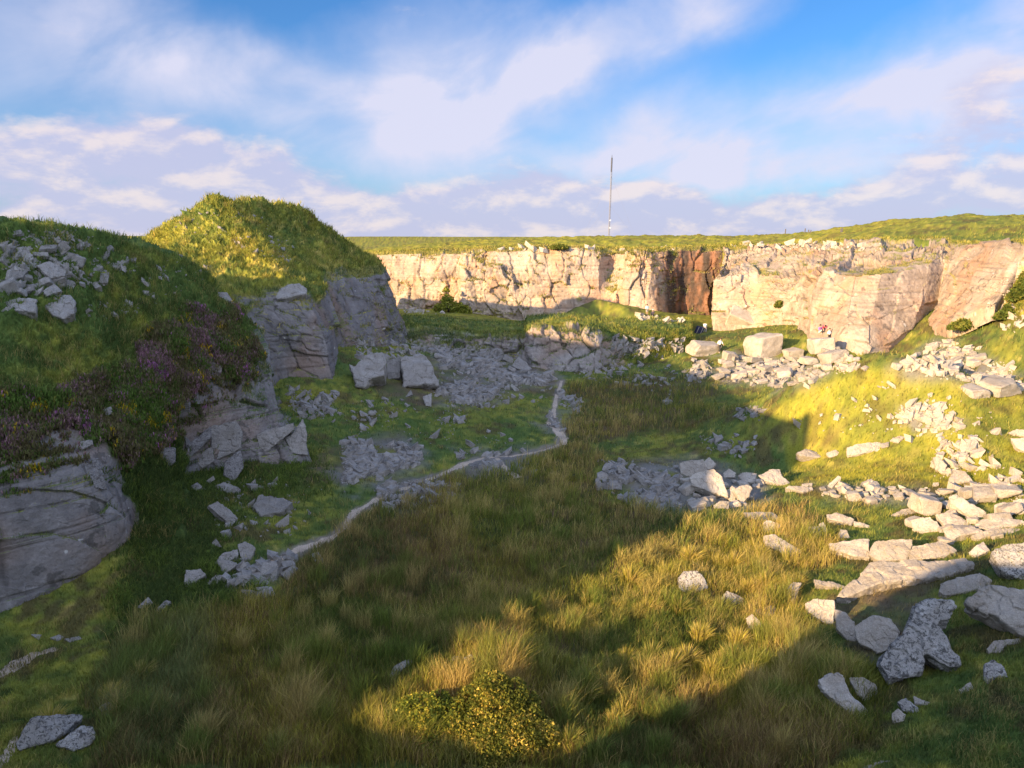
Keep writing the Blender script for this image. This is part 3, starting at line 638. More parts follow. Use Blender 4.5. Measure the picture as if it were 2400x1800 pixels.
#--STAGE2--
# ------------------------------------------------------------------ water and path
def vdrop(x, y):
    h = TREES['ground'].ray_cast(Vector((x, y, 60)), Vector((0, 0, -1)), 200); return h[0].z if h[0] is not None else -14
def build_water():
    m = bpy.data.materials.new('still_bog_water'); m.use_nodes = True; b = m.node_tree.nodes['Principled BSDF']
    b.inputs['Base Color'].default_value = (.03, .03, .027, 1); b.inputs['Roughness'].default_value = .12; b.inputs['IOR'].default_value = 1.33
    for q in PUDDLES:
        pts = [Pz(a, c, -14.15) for a, c in q]; ctr = np.mean(pts, 0)
        z = np.percentile([vdrop(*(ctr+(p-ctr)*k)[:2]) for p in pts for k in (.25, .5, .75)], 55)
        bm = bmesh.new(); ring = cr(np.array(pts+pts[:1]), np.linspace(0, len(pts), len(pts)*9)[:-1], 1.0); jig = 1.0+.16*fbm(np.arange(len(ring))*.45, 0*ring[:, 0]+ctr[0], 2, 3)
        bm.faces.new([bm.verts.new(tuple((ctr+(p-ctr)*j)[:2])+(z+.03,)) for p, j in zip(ring, jig)])
        me = bpy.data.meshes.new('water'); bm.to_mesh(me); bm.free(); me.materials.append(m)
        tag(link('water', me), 'dark standing bog water between the rush tussocks', kind='structure')
build_water()
PATHS = [([(1316,893,.45),(1304,930,.5),(1300,955,.55),(1294,985,.9),(1306,1008,1.5),(1322,1028,1.1),(1302,1046,.55),(1240,1062,.5),(1170,1070,.5),(1120,1078,.65),(1060,1100,.7),(990,1130,.5),(920,1152,.45),(870,1178,.5),(825,1212,.55),(808,1240,.5),(760,1266,.5),(700,1288,.5),(650,1312,.55),(600,1345,.65),(555,1370,.5)], 'pale trodden footpath winding through the quarry'),
         ([(1165,1074,.5),(1186,1098,.55),(1215,1120,.9)], 'short spur of bare stony path'), ([(-60,1610,.8),(20,1570,.8),(70,1540,.55),(135,1522,.4)], 'bare earth path at the left edge'), ([(-30,1830,.5),(20,1760,.4),(40,1725,.3)], 'earth track in the bottom left corner')]
def build_paths():
    for line, lab in PATHS:
        c = np.array([np.r_[cast(a, b, 'ground')[0][:2], w] for a, b, w in line]); t = np.linspace(0, len(c)-1, len(c)*14)
        c = cr(c, t, 1.0); d = np.gradient(c[:, :2], axis=0); d /= np.linalg.norm(d, axis=1, keepdims=True)+1e-9
        nrm = np.stack([d[:, 1], -d[:, 0]], 1); lat = np.linspace(-1, 1, 11); vs = []
        for i in range(len(c)):
            w = .60*c[i, 2]*(1+.35*float(vn(i*.23, 3.0, len(lab))))
            base = [vdrop(c[i, 0]+nrm[i, 0]*w*k, c[i, 1]+nrm[i, 1]*w*k) for k in lat]; sm = np.convolve(np.pad(base, 2, 'edge'), np.ones(5)/5, 'valid')
            for k, zb_, z_ in zip(lat, base, sm): vs.append((c[i, 0]+nrm[i, 0]*w*k, c[i, 1]+nrm[i, 1]*w*k, max(zb_, z_-.03)+.012-.07*abs(k)**3))
        vs = np.array(vs); f = fbm(vs[:, 0]*1.5, vs[:, 1]*1.5, 4, 4); col = np.array([.52, .41, .31])*(1+.3*f[:, None])
        col = mixc(col, np.array([.17, .13, .09]), sst(np.abs(np.tile(lat, len(c)))+.4*f, .55, 1.0))
        tag(link('path', mesh_np('path', vs, gridfaces(len(c), 11), M_EARTH, col)), lab, kind='structure')
build_paths()

# ------------------------------------------------------------------ stones
def refine(bm, target, amp, seed, loops=3):
    bmesh.ops.triangulate(bm, faces=bm.faces[:])
    for _ in range(loops):
        es = [e for e in bm.edges if e.calc_length() > target]
        if not es: break
        bmesh.ops.subdivide_edges(bm, edges=es, cuts=1); bmesh.ops.triangulate(bm, faces=bm.faces[:])
    bm.normal_update()
    p = np.array([v.co for v in bm.verts]); n = np.array([v.normal for v in bm.verts])
    q = p/target/3.5; wq = q+.5*np.stack([fbm(q[:, 0]*.7+3, q[:, 1]*.7, q[:, 2]*.7, 2), fbm(q[:, 0]*.7, q[:, 1]*.7+9, q[:, 2]*.7, 2), fbm(q[:, 0]*.7, q[:, 1]*.7, q[:, 2]*.7+5, 2)], 1)
    chip = hsh(np.floor(wq[:, 0]), np.floor(wq[:, 1]*1.3), np.floor(wq[:, 2]*1.6), seed)-.5
    f = 1.1*chip+fbm(p[:, 0]*3/target/5+seed, p[:, 1]*3/target/5, p[:, 2]*3/target/5, 4, .55)+.5*fbm(p[:, 0]*.5/target/5+seed, p[:, 1]*.5/target/5, p[:, 2]*.5/target/5, 2)
    p = p+n*(f*amp)[:, None]
    for v, q in zip(bm.verts, p): v.co = q
def finish(bm, name, mat):
    bmesh.ops.recalc_face_normals(bm, faces=bm.faces[:])
    me = bpy.data.meshes.new(name); bm.to_mesh(me); bm.free()
    for p in me.polygons: p.use_smooth = True
    me.set_sharp_from_angle(angle=R(24)); me.materials.append(mat); return me
def rehull(bm):
    bmesh.ops.convex_hull(bm, input=bm.verts[:]); 
    loose = [v for v in bm.verts if not v.link_faces]; bmesh.ops.delete(bm, geom=loose, context='VERTS')
    bmesh.ops.dissolve_limit(bm, angle_limit=R(4), verts=bm.verts[:], edges=bm.edges[:])
def stone_mesh(seed, dims, cuts, mat, name, target=.085, amp=.022):
    r = random.Random(seed); bm = bmesh.new()
    for sx in (-1, 1):
        for sy in (-1, 1):
            for sz in (-1, 1): bm.verts.new([.5*a*s_*(1-r.random()*.32) for a, s_ in zip(dims, (sx, sy, sz))])
    rehull(bm)
    for _ in range(cuts):
        n = Vector((r.gauss(0, 1), r.gauss(0, 1), r.gauss(0, .8)+.3)).normalized()
        sup = max((v.co.dot(n) for v in bm.verts))
        bmesh.ops.bisect_plane(bm, geom=bm.verts[:]+bm.edges[:]+bm.faces[:], plane_co=n*sup*r.uniform(.66, .9), plane_no=n, clear_outer=True)
        rehull(bm)
    bmesh.ops.bevel(bm, geom=bm.edges[:], offset=.035, segments=1, profile=.5, affect='EDGES')
    refine(bm, target, amp, seed)
    return finish(bm, name, mat)
BLOCKS = [stone_mesh(100+i, (1, .8, .72), 2+i % 4, M_ROCK, 'granite_block') for i in range(16)]
SLABS = [stone_mesh(200+i, (1, .72, .30), 1+i % 3, M_ROCK, 'granite_slab') for i in range(12)]
def align(o, n, yaw, k=.6):
    up = (Vector((0, 0, 1))*(1-k)+Vector(n)*k).normalized(); q = Vector((0, 0, 1)).rotation_difference(up)
    o.rotation_mode = 'QUATERNION'; o.rotation_quaternion = q @ Matrix.Rotation(yaw, 4, 'Z').to_quaternion()
def stone(px, py, w, h, label, group=None, kind='block', tilt=None, name='boulder', cat='boulder', rnd=random):
    """a loose stone whose foot stands at photo pixel (px,py); w,h its seen size in photo pixels"""
    p, n = cast(px, py); Y = p[1]; mpp = (Y*CP-p[2]*SP)/FPX
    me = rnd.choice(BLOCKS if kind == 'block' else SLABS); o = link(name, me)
    if px > 1600:  # stones on the sunlit side take the brightened granite
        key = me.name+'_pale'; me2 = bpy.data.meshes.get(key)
        if me2 is None: me2 = me.copy(); me2.name = key; me2.materials[0] = M_ROCK_LITSIDE
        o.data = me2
    W_ = w*mpp; H_ = max(h*mpp, .2*W_)
    if kind == 'block': S = (W_*1.08, W_*1.15, H_/.72*.92)
    else: S = (W_*1.05, max(W_*.8, H_*1.6), min(H_, W_*.6)/.30*.75)
    o.scale = S; align(o, n, rnd.uniform(-.5, .5)+(math.pi if rnd.random() < .5 else 0), .5 if kind == 'block' else .8)
    if tilt: o.rotation_quaternion = Matrix.Rotation(R(tilt), 4, 'Y').to_quaternion() @ o.rotation_quaternion
    o.location = Vector(p)+Vector((0, W_*.30, H_*.36))
    return tag(o, label, cat, group)
def outline_stone(pts, label, theta=50, thick=.5, mat=None, name='boulder', cat='boulder', group=None, lift=.3, seed=0):
    """a stone whose near face has this outline; leans back by theta from vertical and is thick*size deep"""
    pts = np.array(pts, float); r = random.Random(seed+len(pts)*7+int(pts[0, 0]))
    i = pts[:, 1].argmax(); cx = pts[:, 0].mean(); by = pts[i, 1]
    p0, n0 = cast(cx*.6+pts[i, 0]*.4, by-2); toc = np.array([-p0[0], -p0[1], 0.]); toc /= np.linalg.norm(toc)
    n = toc*math.cos(R(theta))+np.array([0, 0, 1.])*math.sin(R(theta)); n += .12*np.array([r.uniform(-1, 1), 0, 0]); n /= np.linalg.norm(n)
    F = []
    for a, b in pts:
        d = P(a, b, 1.0); F.append(d*(p0@n)/(d@n))
    F = np.array(F)
    ctr = F.mean(0); size = np.sqrt(np.prod(np.sort(np.ptp(F, axis=0))[1:])); th = thick*size
    F = F+n*th*lift
    bm = bmesh.new()
    f = [bm.verts.new(v) for v in F-ctr]; bk = [bm.verts.new(ctr*0+(v-ctr)*.97-n*th*r.uniform(.85, 1.1)) for v in F]
    face = bm.faces.new(f); bm.faces.new(bk[::-1]); m = len(f)
    for k in range(m): bm.faces.new((f[k], bk[k], bk[(k+1) % m], f[(k+1) % m]))
    bmesh.ops.recalc_face_normals(bm, faces=bm.faces[:])
    bmesh.ops.bevel(bm, geom=[e for e in bm.edges if e.verts[0] in f or e.verts[1] in f], offset=size*.018, segments=1, affect='EDGES')
    refine(bm, size*.04, 0, 1, 6)
    bm.normal_update(); P_ = np.array([v.co for v in bm.verts]); N_ = np.array([v.normal for v in bm.verts]); q = P_/size
    sd_ = r.uniform(0, 90); rel = P_@n
    fr = sst(rel, -.35*th, .12*th)
    # broad fracture planes, then grain
    g_ = np.zeros(len(q))
    ax = np.cross(n, [0, 0, 1.]); ax /= np.linalg.norm(ax)+1e-9; ay = np.cross(n, ax)
    for j in range(3):
        an = r.uniform(0, 6.28); dd = (q@ax)*math.cos(an)+(q@ay)*math.sin(an)-r.uniform(-.15, .3); g_ += np.minimum(0, -dd)*r.uniform(.25, .6)
    Pn = P_ + n*(g_*size*.30*fr)[:, None] + N_*(size*(.05*fbm(q[:, 0]*2.5+sd_, q[:, 1]*2.5, q[:, 2]*2.5, 3)+.022*fbm(q[:, 0]*9+sd_, q[:, 1]*9, q[:, 2]*9, 4, .6)+.045*(hsh(np.floor(q[:, 0]*5+1.2*fbm(q[:, 1]*3, q[:, 2]*3, sd_, 2)), np.floor(q[:, 1]*5+sd_+fbm(q[:, 0]*3, q[:, 2]*3, 1, 2)), np.floor(q[:, 2]*6+fbm(q[:, 0]*3, q[:, 1]*3, 2, 2)))-.5)))[:, None]
    for v, c in zip(bm.verts, Pn): v.co = c
    o = link(name, finish(bm, name, mat or M_ROCK)); o.location = ctr
    return tag(o, label, cat, group)
CROP = {1: (0, 400, .36166), 2: (800, 480, .36166), 3: (1600, 480, .36166), 4: (0, 900, .36166), 5: (800, 900, .36166), 6: (1600, 900, .36166), 7: (0, 1200, .5425), 8: (1200, 1200, .5425)}
def cp(c, pts): ox, oy, k = CROP[c]; return [(ox+a*k, oy+b*k) for a, b in pts]
B, S_ = 'boulder', 'stone_slab'
OUTL = [  # crop, lean, thickness, lichen, name, label, outline
 (8,38,.5,1,B,'largest boulder, notched top and black lichen, splitting into two feet on the turf',[(1740,405),(1800,385),(1900,390),(1915,420),(1880,440),(1890,470),(1840,490),(1870,540),(1930,640),(1935,685),(1885,690),(1780,620),(1770,700),(1620,740),(1580,660),(1600,615),(1690,540)]),
 (8,48,.45,0,B,'big clean-split boulder cut by the right frame edge, with a ridge down its face',[(1955,400),(2010,340),(2060,335),(2212,350),(2290,420),(2290,560),(2200,530),(2080,460),(1990,425)]),
 (8,40,.6,0,B,'two-toned block, pale left and dark right, behind the notched boulder',[(1475,500),(1560,450),(1640,465),(1672,520),(1660,595),(1580,615),(1500,570)]),
 (8,40,.6,0,B,'half-sunlit block at the edge of the rushes, left of a narrow split',[(1265,400),(1300,375),(1390,385),(1396,420),(1386,488),(1340,480),(1280,430)]),
 (8,42,.6,0,B,'shaded block just across the narrow split from the half-sunlit block',[(1397,425),(1440,435),(1480,480),(1488,560),(1455,560),(1400,505)]),
 (8,55,.4,0,S_,'long slab pointing at the viewer, lower of two lying on dark turf',[(1325,730),(1370,700),(1420,698),(1450,750),(1460,790),(1542,870),(1530,902),(1480,890),(1400,830),(1340,770)]),
 (8,50,.5,0,B,'rounded block leaning on the long slab that points at the viewer',[(1455,720),(1520,715),(1575,750),(1582,790),(1530,822),(1490,790)]),
 (8,72,.3,0,S_,'longest flat slab, sunlit at its left end and shaded at its right',[(1395,365),(1480,300),(1530,260),(1545,235),(1700,230),(1990,228),(2000,245),(1900,290),(1700,310),(1580,327),(1440,374)]),
 (8,58,.5,0,B,'long shaded block with pale top below the right tip of the longest slab',[(1850,320),(1920,290),(2020,270),(2070,300),(2060,330),(1960,355),(1870,367),(1845,345)]),
 (8,42,.6,1,B,'black and white lichened boulder at the right frame edge with turf on its back',[(2065,180),(2130,145),(2250,140),(2300,200),(2290,290),(2200,300),(2110,262)]),
 (8,60,.4,0,S_,'thin curved stone half sunk in turf near the right frame edge',[(2050,590),(2080,562),(2200,540),(2206,560),(2130,580),(2110,607),(2060,607)]),
 (8,45,.5,1,B,'small three-cornered lichened stone alone on the bottom right turf',[(2040,660),(2080,640),(2120,670),(2142,715),(2090,712),(2060,747),(2040,722)]),
 (8,60,.4,0,S_,'narrow little stone right of the big notched boulder foot',[(1930,770),(1980,735),(1994,760),(1935,787)]),
 (8,50,.5,1,B,'speckled stone, largest of three little ones on the bottom right turf',[(1665,822),(1700,808),(1755,845),(1752,872),(1690,862)]),
 (8,60,.4,0,S_,'flat little stone behind the speckled one on the bottom right turf',[(1735,796),(1770,815),(1805,825),(1797,837),(1740,832)]),
 (8,45,.6,0,B,'round little stone before the speckled one on the bottom right turf',[(1640,872),(1668,850),(1700,875),(1692,907),(1645,912)]),
 (8,60,.4,0,B,'pale stone cut by the bottom frame edge right of centre',[(1500,1112),(1560,1084),(1640,1072),(1645,1112)]),
 (8,40,.7,1,B,'domed boulder standing alone among sunlit tussocks',[(715,292),(740,262),(800,260),(830,290),(842,332),(772,362),(720,337)]),
 (8,45,.5,1,B,'pointed sunlit stone right of the domed boulder in the tussocks',[(900,372),(930,343),(980,365),(1022,397),(990,407),(910,392)]),
 (8,62,.4,0,S_,'flat-topped stone in the tussocks with its top in sun',[(1040,427),(1080,412),(1138,408),(1136,452),(1060,447)]),
 (8,40,.6,0,B,'dark shaded stone under the flat-topped stone in the tussocks',[(1010,462),(1035,442),(1080,482),(1070,514),(1020,502)]),
 (8,40,.5,0,B,'upright narrow stone at the right edge of the rushes',[(1190,332),(1215,303),(1250,308),(1232,350),(1215,402),(1195,377)]),
 (8,65,.35,0,S_,'tapered pale slab on turf between upright stone and longest slab',[(1305,292),(1400,310),(1447,325),(1430,337),(1310,320)]),
 (8,60,.4,0,S_,'leaning slab sloping down into tall straw rushes',[(1088,105),(1130,103),(1254,180),(1240,198),(1170,190),(1100,150)]),
 (8,50,.6,0,B,'squared block stacked above the slab that slopes into the rushes',[(1085,50),(1110,36),(1162,60),(1167,95),(1090,102)]),
 (8,68,.4,0,S_,'flat block at the left end of the sunlit slab row',[(1000,8),(1130,5),(1162,37),(1090,42),(1020,32)]),
 (6,55,.4,0,B,'left of three broad faces forming the long sunlit ledge',[(950,1030),(1205,1018),(1212,1150),(1100,1130),(960,1080)]),
 (6,55,.4,0,B,'middle of three broad faces forming the long sunlit ledge',[(1200,1110),(1240,1030),(1480,1020),(1492,1060),(1455,1155),(1280,1164)]),
 (6,55,.4,0,B,'right of three broad faces forming the long sunlit ledge, with a peaked top',[(1490,1060),(1560,1050),(1680,1018),(1780,1085),(1700,1142),(1460,1154)]),
 (6,68,.3,0,S_,'long thin slab with grass under its right end, top right of the slab field',[(1870,668),(2090,640),(2112,692),(1960,702),(1885,712)]),
 (6,52,.4,0,B,'biggest tilted slab-block of the slab field, sunlit long side',[(1720,742),(1770,735),(1960,840),(1985,872),(1880,878),(1740,792)]),
 (6,42,.6,0,B,'upright block throwing shade to its right behind the biggest tilted slab',[(1920,742),(1950,695),(2030,730),(2034,772),(1930,767)]),
 (6,50,.5,0,B,'rounded pale block near the right edge of the slab field',[(2018,792),(2080,770),(2147,800),(2060,867),(2022,852)]),
 (6,48,.5,0,B,'pale block cut by the right frame edge in the slab field',[(2140,762),(2230,750),(2250,850),(2150,852)]),
 (6,58,.4,0,B,'broad low block left of the crossing slabs in the slab field',[(1640,862),(1720,840),(1860,890),(1872,922),(1780,932),(1720,947)]),
 (6,68,.3,0,S_,'upper of the crossing slabs, pointing right',[(1880,907),(1940,870),(2200,900),(2216,922),(2000,957)]),
 (6,60,.4,0,B,'wedge slab with shaded underside below the crossing slabs',[(1690,962),(1890,920),(1952,962),(1800,992),(1720,1040)]),
 (6,64,.35,0,S_,'lower of the crossing slabs, running to the right frame edge',[(1868,992),(2000,950),(2180,940),(2216,962),(2050,992),(1900,1014)]),
 (6,58,.4,0,B,'smooth low boulder behind the long sunlit ledge',[(1480,892),(1600,875),(1650,910),(1672,962),(1540,972),(1490,942)]),
 (6,62,.4,0,S_,'left slab of the row behind the tall straw rushes',[(930,852),(1000,845),(1112,885),(1092,922),(940,884)]),
 (6,62,.4,0,S_,'small slab touching the right end of the row behind the straw rushes',[(1110,897),(1210,915),(1212,937),(1110,919)]),
 (6,40,.6,0,B,'rounded upright stone of a leaning pair in the straw rushes',[(810,932),(880,928),(900,970),(882,1012),(830,992)]),
 (6,42,.5,0,B,'thin upright stone of a leaning pair in the straw rushes',[(880,912),(910,900),(962,990),(938,1004)]),
 (6,40,.6,0,B,'small pyramid stone at the left foot of the long sunlit ledge',[(1000,1002),(1020,945),(1062,950),(1082,1004)]),
 (6,55,.4,0,B,'stone leaning outwards at the right end of the long sunlit ledge',[(1855,1105),(1950,1010),(1992,1080),(1900,1134)]),
 (6,70,.3,0,S_,'thin slab lying alone on the sunlit turf strip',[(1350,852),(1420,820),(1620,798),(1638,815),(1450,854)]),
 (6,62,.4,0,S_,'flat slab at the left end of the long row of stones',[(660,682),(690,670),(840,670),(847,692),(780,714)]),
 (6,50,.6,0,B,'square stone set on the flat slab at the left end of the row',[(770,652),(840,645),(838,670),(775,674)]),
 (6,55,.5,0,B,'long stone, leftmost in the line across the sunlit mound foot',[(730,462),(800,430),(900,445),(902,492),(760,484)]),
 (6,50,.5,0,B,'second stone in the line across the sunlit mound foot',[(930,452),(990,430),(1032,460),(950,484)]),
 (6,52,.5,0,B,'longest stone in the line across the sunlit mound foot',[(1060,422),(1140,400),(1280,390),(1292,442),(1160,464),(1070,464)]),
 (6,48,.5,0,B,'stone joined to the right of the longest one at the mound foot',[(1280,392),(1340,370),(1334,412),(1290,420)]),
 (6,55,.5,0,S_,'topmost slab ending the line across the sunlit mound foot',[(1340,372),(1410,335),(1442,350),(1400,387)]),
 (6,45,.5,0,B,'cracked pale boulder at the foot of the right-hand turf slope',[(1720,642),(1760,560),(1830,570),(1882,642),(1740,664)]),
 (6,35,.5,0,B,'upright pointed stone between patches of sunlit turf',[(1620,482),(1660,470),(1712,530),(1690,584),(1640,562)]),
 (6,50,.5,0,B,'big pale boulder on the right frame edge below the mound',[(2105,322),(2160,300),(2260,310),(2260,355),(2150,342)]),
 (6,45,.5,0,B,'big pale boulder below another on the right frame edge',[(2125,362),(2260,360),(2260,464),(2160,422)]),
 # central heap
 (6,42,.6,0,B,'squarish pale block crowning the central heap',[(-20,522),(60,505),(135,500),(162,560),(90,612),(-10,600)]),
 (6,40,.6,0,B,'small peaked block on top of the central heap',[(128,520),(170,475),(217,520),(190,560),(150,556)]),
 (6,42,.6,0,B,'largest block of the central heap, with a smooth sloping face',[(40,612),(110,580),(200,570),(250,620),(292,752),(190,722),(60,660)]),
 (6,42,.6,0,B,'small dark block behind the largest one in the central heap',[(262,580),(300,555),(342,580),(340,612),(265,614)]),
 (6,50,.5,0,B,'long block on the right part of the central heap',[(355,592),(400,575),(482,590),(470,654),(390,640)]),
 (6,62,.35,0,S_,'slab dipping right off the central heap into sunlight',[(490,602),(560,562),(630,562),(640,610),(710,650),(640,664),(520,640)]),
 (6,40,.5,0,B,'arrowhead stone with a sunlit tip at the front of the central heap',[(335,700),(350,675),(420,655),(450,682),(425,740),(380,792)]),
 (6,42,.5,0,B,'narrow stone left of the arrowhead stone in the central heap',[(290,692),(320,655),(345,690),(340,772),(300,764)]),
 (6,48,.5,0,B,'low stone at the front foot of the central heap',[(95,742),(150,735),(187,790),(150,804),(110,790)]),
 (6,48,.5,0,B,'pale triangular stone at the front foot of the central heap',[(200,792),(240,765),(302,760),(300,812),(210,812)]),
 (5,48,.6,0,B,'end block on top of the walled left end of the central heap',[(1690,560),(1710,510),(1760,515),(1765,545),(1700,574)]),
 (5,38,.6,0,B,'upper left block of the walled end of the central heap',[(1657,580),(1690,570),(1732,590),(1730,634),(1660,622)]),
 (5,38,.6,0,B,'upper right block of the walled end of the central heap',[(1732,600),(1760,592),(1832,600),(1834,640),(1735,634)]),
 (5,35,.6,0,B,'long lower block of the walled end of the central heap',[(1685,645),(1760,638),(1816,645),(1816,686),(1700,684)]),
 (5,38,.6,0,B,'tall side block of the walled end of the central heap',[(1646,620),(1664,600),(1684,640),(1694,692),(1652,692)]),
 # left, along the path
 (4,45,.5,0,B,'tilted square slab alone on the dark slope above the path',[(1350,792),(1410,760),(1545,872),(1500,928),(1410,852)]),
 (4,65,.35,0,S_,'pale flat slab below the low left rock face',[(1380,662),(1450,635),(1562,692),(1540,712),(1480,718)]),
 (4,55,.5,0,S_,'small pale stone left of the pale flat slab below the rock face',[(1230,672),(1280,638),(1312,670),(1282,697)]),
 (4,66,.35,0,S_,'broad shattered slab on the slope above the path',[(1640,802),(1680,720),(1760,740),(1905,770),(1830,842),(1690,864)]),
 (4,42,.5,0,B,'pointed stone standing above the path-side pile',[(1370,1042),(1400,1000),(1442,1062)]),
 (4,52,.5,0,B,'left of two big slanted blocks at the top of the path-side pile',[(1380,1172),(1440,1110),(1540,1075),(1547,1122),(1460,1164)]),
 (4,45,.5,0,B,'right of two big slanted blocks at the top of the path-side pile',[(1540,1042),(1590,1025),(1657,1062),(1620,1154),(1560,1132)]),
 (4,48,.5,0,B,'triangular block in the middle of the path-side pile',[(1410,1152),(1480,1140),(1547,1172),(1450,1244)]),
 (4,48,.4,0,B,'shield-shaped stone lying apart left of the path-side pile',[(1190,1324),(1205,1210),(1300,1203),(1337,1240),(1260,1292)]),
 (4,48,.5,0,B,'broad pale block on the right of the path-side pile',[(1690,1240),(1700,1160),(1790,1150),(1802,1200),(1740,1272)]),
 (4,52,.5,0,B,'long block at the right end of the path-side pile, by the grass',[(1820,1234),(1900,1180),(1932,1190),(1870,1277)]),
 (4,40,.6,0,B,'cube-like block near the front of the path-side pile',[(1540,1242),(1620,1240),(1632,1312),(1550,1314)]),
 (4,50,.5,0,B,'low pale stone on the front edge of the path-side pile',[(1640,1262),(1750,1272),(1740,1312),(1650,1312)]),
 (4,45,.5,0,B,'small squared stone at the left front of the path-side pile',[(1470,1262),(1540,1262),(1540,1314),(1475,1310)]),
 (4,55,.5,0,B,'front stone half hidden by grass below the path-side pile',[(1560,1332),(1680,1350),(1685,1382),(1640,1410),(1580,1380)]),
 (4,50,.5,0,B,'rounded stone at the front right of the path-side pile',[(1660,1322),(1760,1315),(1784,1372),(1700,1394)]),
 (4,62,.4,0,S_,'long flat stone on the left edge of the path-side pile',[(1330,1312),(1400,1240),(1452,1250),(1400,1300)]),
 (4,45,.5,0,B,'lone stone in rough grass right of the path-side pile',[(2010,1110),(2060,1088),(2104,1150),(2060,1174)]),
 (4,50,.5,0,B,'small stone low in the grass beneath the cut rock face',[(890,1452),(960,1385),(992,1420),(920,1457)]),
 (4,60,.4,0,S_,'long stone in the grass beneath the cut rock face',[(980,1500),(1070,1405),(1110,1412),(1060,1470)]),
 (7,50,.45,1,B,'biggest pale boulder in the bottom left corner beside the track',[(60,1000),(140,905),(200,885),(350,872),(354,895),(230,995),(100,1020),(80,1032)]),
 (7,48,.5,1,B,'rounded boulder right of the biggest one in the bottom left corner',[(240,1005),(350,925),(400,930),(414,975),(390,1012),(320,1036)]),
 (7,45,.5,0,B,'stone sunk in green grass above the bottom left boulders',[(425,845),(470,822),(520,845),(500,880),(440,880)]),
 (7,58,.4,0,S_,'first of three pale stones in line by the left track',[(135,530),(180,528),(170,556)]),
 (7,55,.4,0,S_,'second of three pale stones in line by the left track',[(215,545),(250,530),(280,540),(250,560)]),
 (7,60,.4,0,S_,'third and flattest of three pale stones in line by the left track',[(280,550),(340,537),(356,550),(300,565)]),
 (7,50,.4,0,B,'long pale stone on the left end of the turf mound behind the gorse',[(1680,705),(1700,670),(1770,632),(1785,645),(1740,680),(1690,720)]),
 (7,45,.5,0,B,'larger of two pale stones on top of the turf mound behind the gorse',[(1945,640),(1960,622),(1998,625),(2000,655),(1965,662)]),
 (7,45,.5,0,B,'smaller of two pale stones on top of the turf mound behind the gorse',[(2005,630),(2030,615),(2060,622),(2058,645),(2020,655)]),
 # high left pile
 (1,55,.5,0,S_,'slim slab highest in the tumbled pile on the left bank',[(250,522),(270,500),(370,493),(362,520)]),
 (1,42,.5,0,B,'broad pale block in the middle of the tumbled pile on the left bank',[(240,622),(330,600),(434,667),(420,702),(330,717),(285,682)]),
 (1,50,.4,0,S_,'tilted slab standing proud at the right of the tumbled pile',[(580,572),(720,497),(737,520),(690,582),(640,607)]),
 (1,48,.4,0,S_,'tilted diamond-shaped slab at the right end of the tumbled pile',[(705,622),(820,553),(837,590),(760,654)]),
 (1,50,.4,0,S_,'narrow tilted stone below the tilted slab standing proud',[(565,682),(640,612),(667,630),(590,692)]),
 (1,40,.6,0,B,'cube-like stone below the right part of the tumbled pile',[(615,692),(680,648),(707,672),(697,732),(650,737)]),
 (1,50,.5,0,B,'dark stone slipping below the cube-like one on the left bank',[(565,722),(590,700),(662,767),(620,777)]),
 (1,55,.5,0,S_,'small upper stone at the far right tip of the tumbled pile',[(828,600),(850,570),(890,568),(880,592)]),
 (1,55,.5,0,S_,'small lower stone at the far right tip of the tumbled pile',[(800,664),(880,610),(894,630),(830,674)]),
 (1,42,.5,0,B,'big pale slab face below the tumbled pile on the left bank',[(240,842),(460,820),(492,862),(490,952),(420,992),(350,962),(300,902)]),
 (1,48,.5,0,B,'cracked pale rock at the left frame edge below the tumbled pile',[(-20,862),(120,850),(240,862),(242,952),(100,940),(-20,946)]),
 (1,52,.5,0,S_,'long slanted stone at the left of the tumbled pile',[(30,712),(110,643),(182,660),(150,702),(50,724)]),
 (1,52,.5,0,S_,'long slanted stone low in the middle of the tumbled pile',[(130,802),(270,720),(292,750),(230,792),(140,814)]),
 (1,45,.5,0,B,'wedge block just above the big pale slab face',[(280,790),(350,735),(402,790),(300,824)]),
 (1,50,.5,0,B,'stone overlapping the wedge block on its upper right',[(360,744),(440,700),(492,740),(450,764)]),
 (1,45,.5,0,B,'rounded dark block at the upper left of the tumbled pile',[(100,562),(170,498),(222,582),(190,604),(120,604)]),
 (1,52,.4,0,S_,'leaning slab at the left frame edge atop the tumbled pile',[(0,522),(30,500),(140,440),(152,470),(70,544)]),
 (1,58,.4,0,S_,'flat stone right of centre in the tumbled pile',[(340,602),(420,560),(512,560),(370,614)]),
 (1,58,.4,0,S_,'flat dark stone beneath the slim highest slab',[(280,552),(400,520),(422,545),(310,574)]),
 (1,55,.4,0,S_,'stone lying in turf above the tumbled pile',[(65,412),(75,396),(135,392),(142,418),(90,424)]),
 (1,58,.4,0,S_,'pale smooth rock showing through turf at the nose of the left bank',[(1385,812),(1470,806),(1532,892),(1470,862)]),
 (1,48,.5,0,B,'rounded lichened capstone above the middle left cliff',[(1780,812),(1800,780),(1940,758),(1990,790),(1985,822),(1850,852),(1795,850)]),
 (4,22,.5,0,'rock_outcrop','pale thin edge block of the low left rock face, nearest the gully',[(1198,342),(1235,385),(1360,280),(1378,335),(1242,472),(1215,482)]),
 (4,18,.5,0,'rock_outcrop','broad upright block in the middle of the low left rock face',[(1372,280),(1530,245),(1572,300),(1562,420),(1470,470),(1400,492),(1372,400)]),
 (4,25,.5,0,'rock_outcrop','wedge block under the pale thin edge block of the low left rock face',[(1242,472),(1370,410),(1392,500),(1312,547),(1262,502)]),
 (4,20,.5,0,'rock_outcrop','tapering toe block at the foot of the low left rock face',[(1460,500),(1560,430),(1582,540),(1512,640),(1450,592)]),
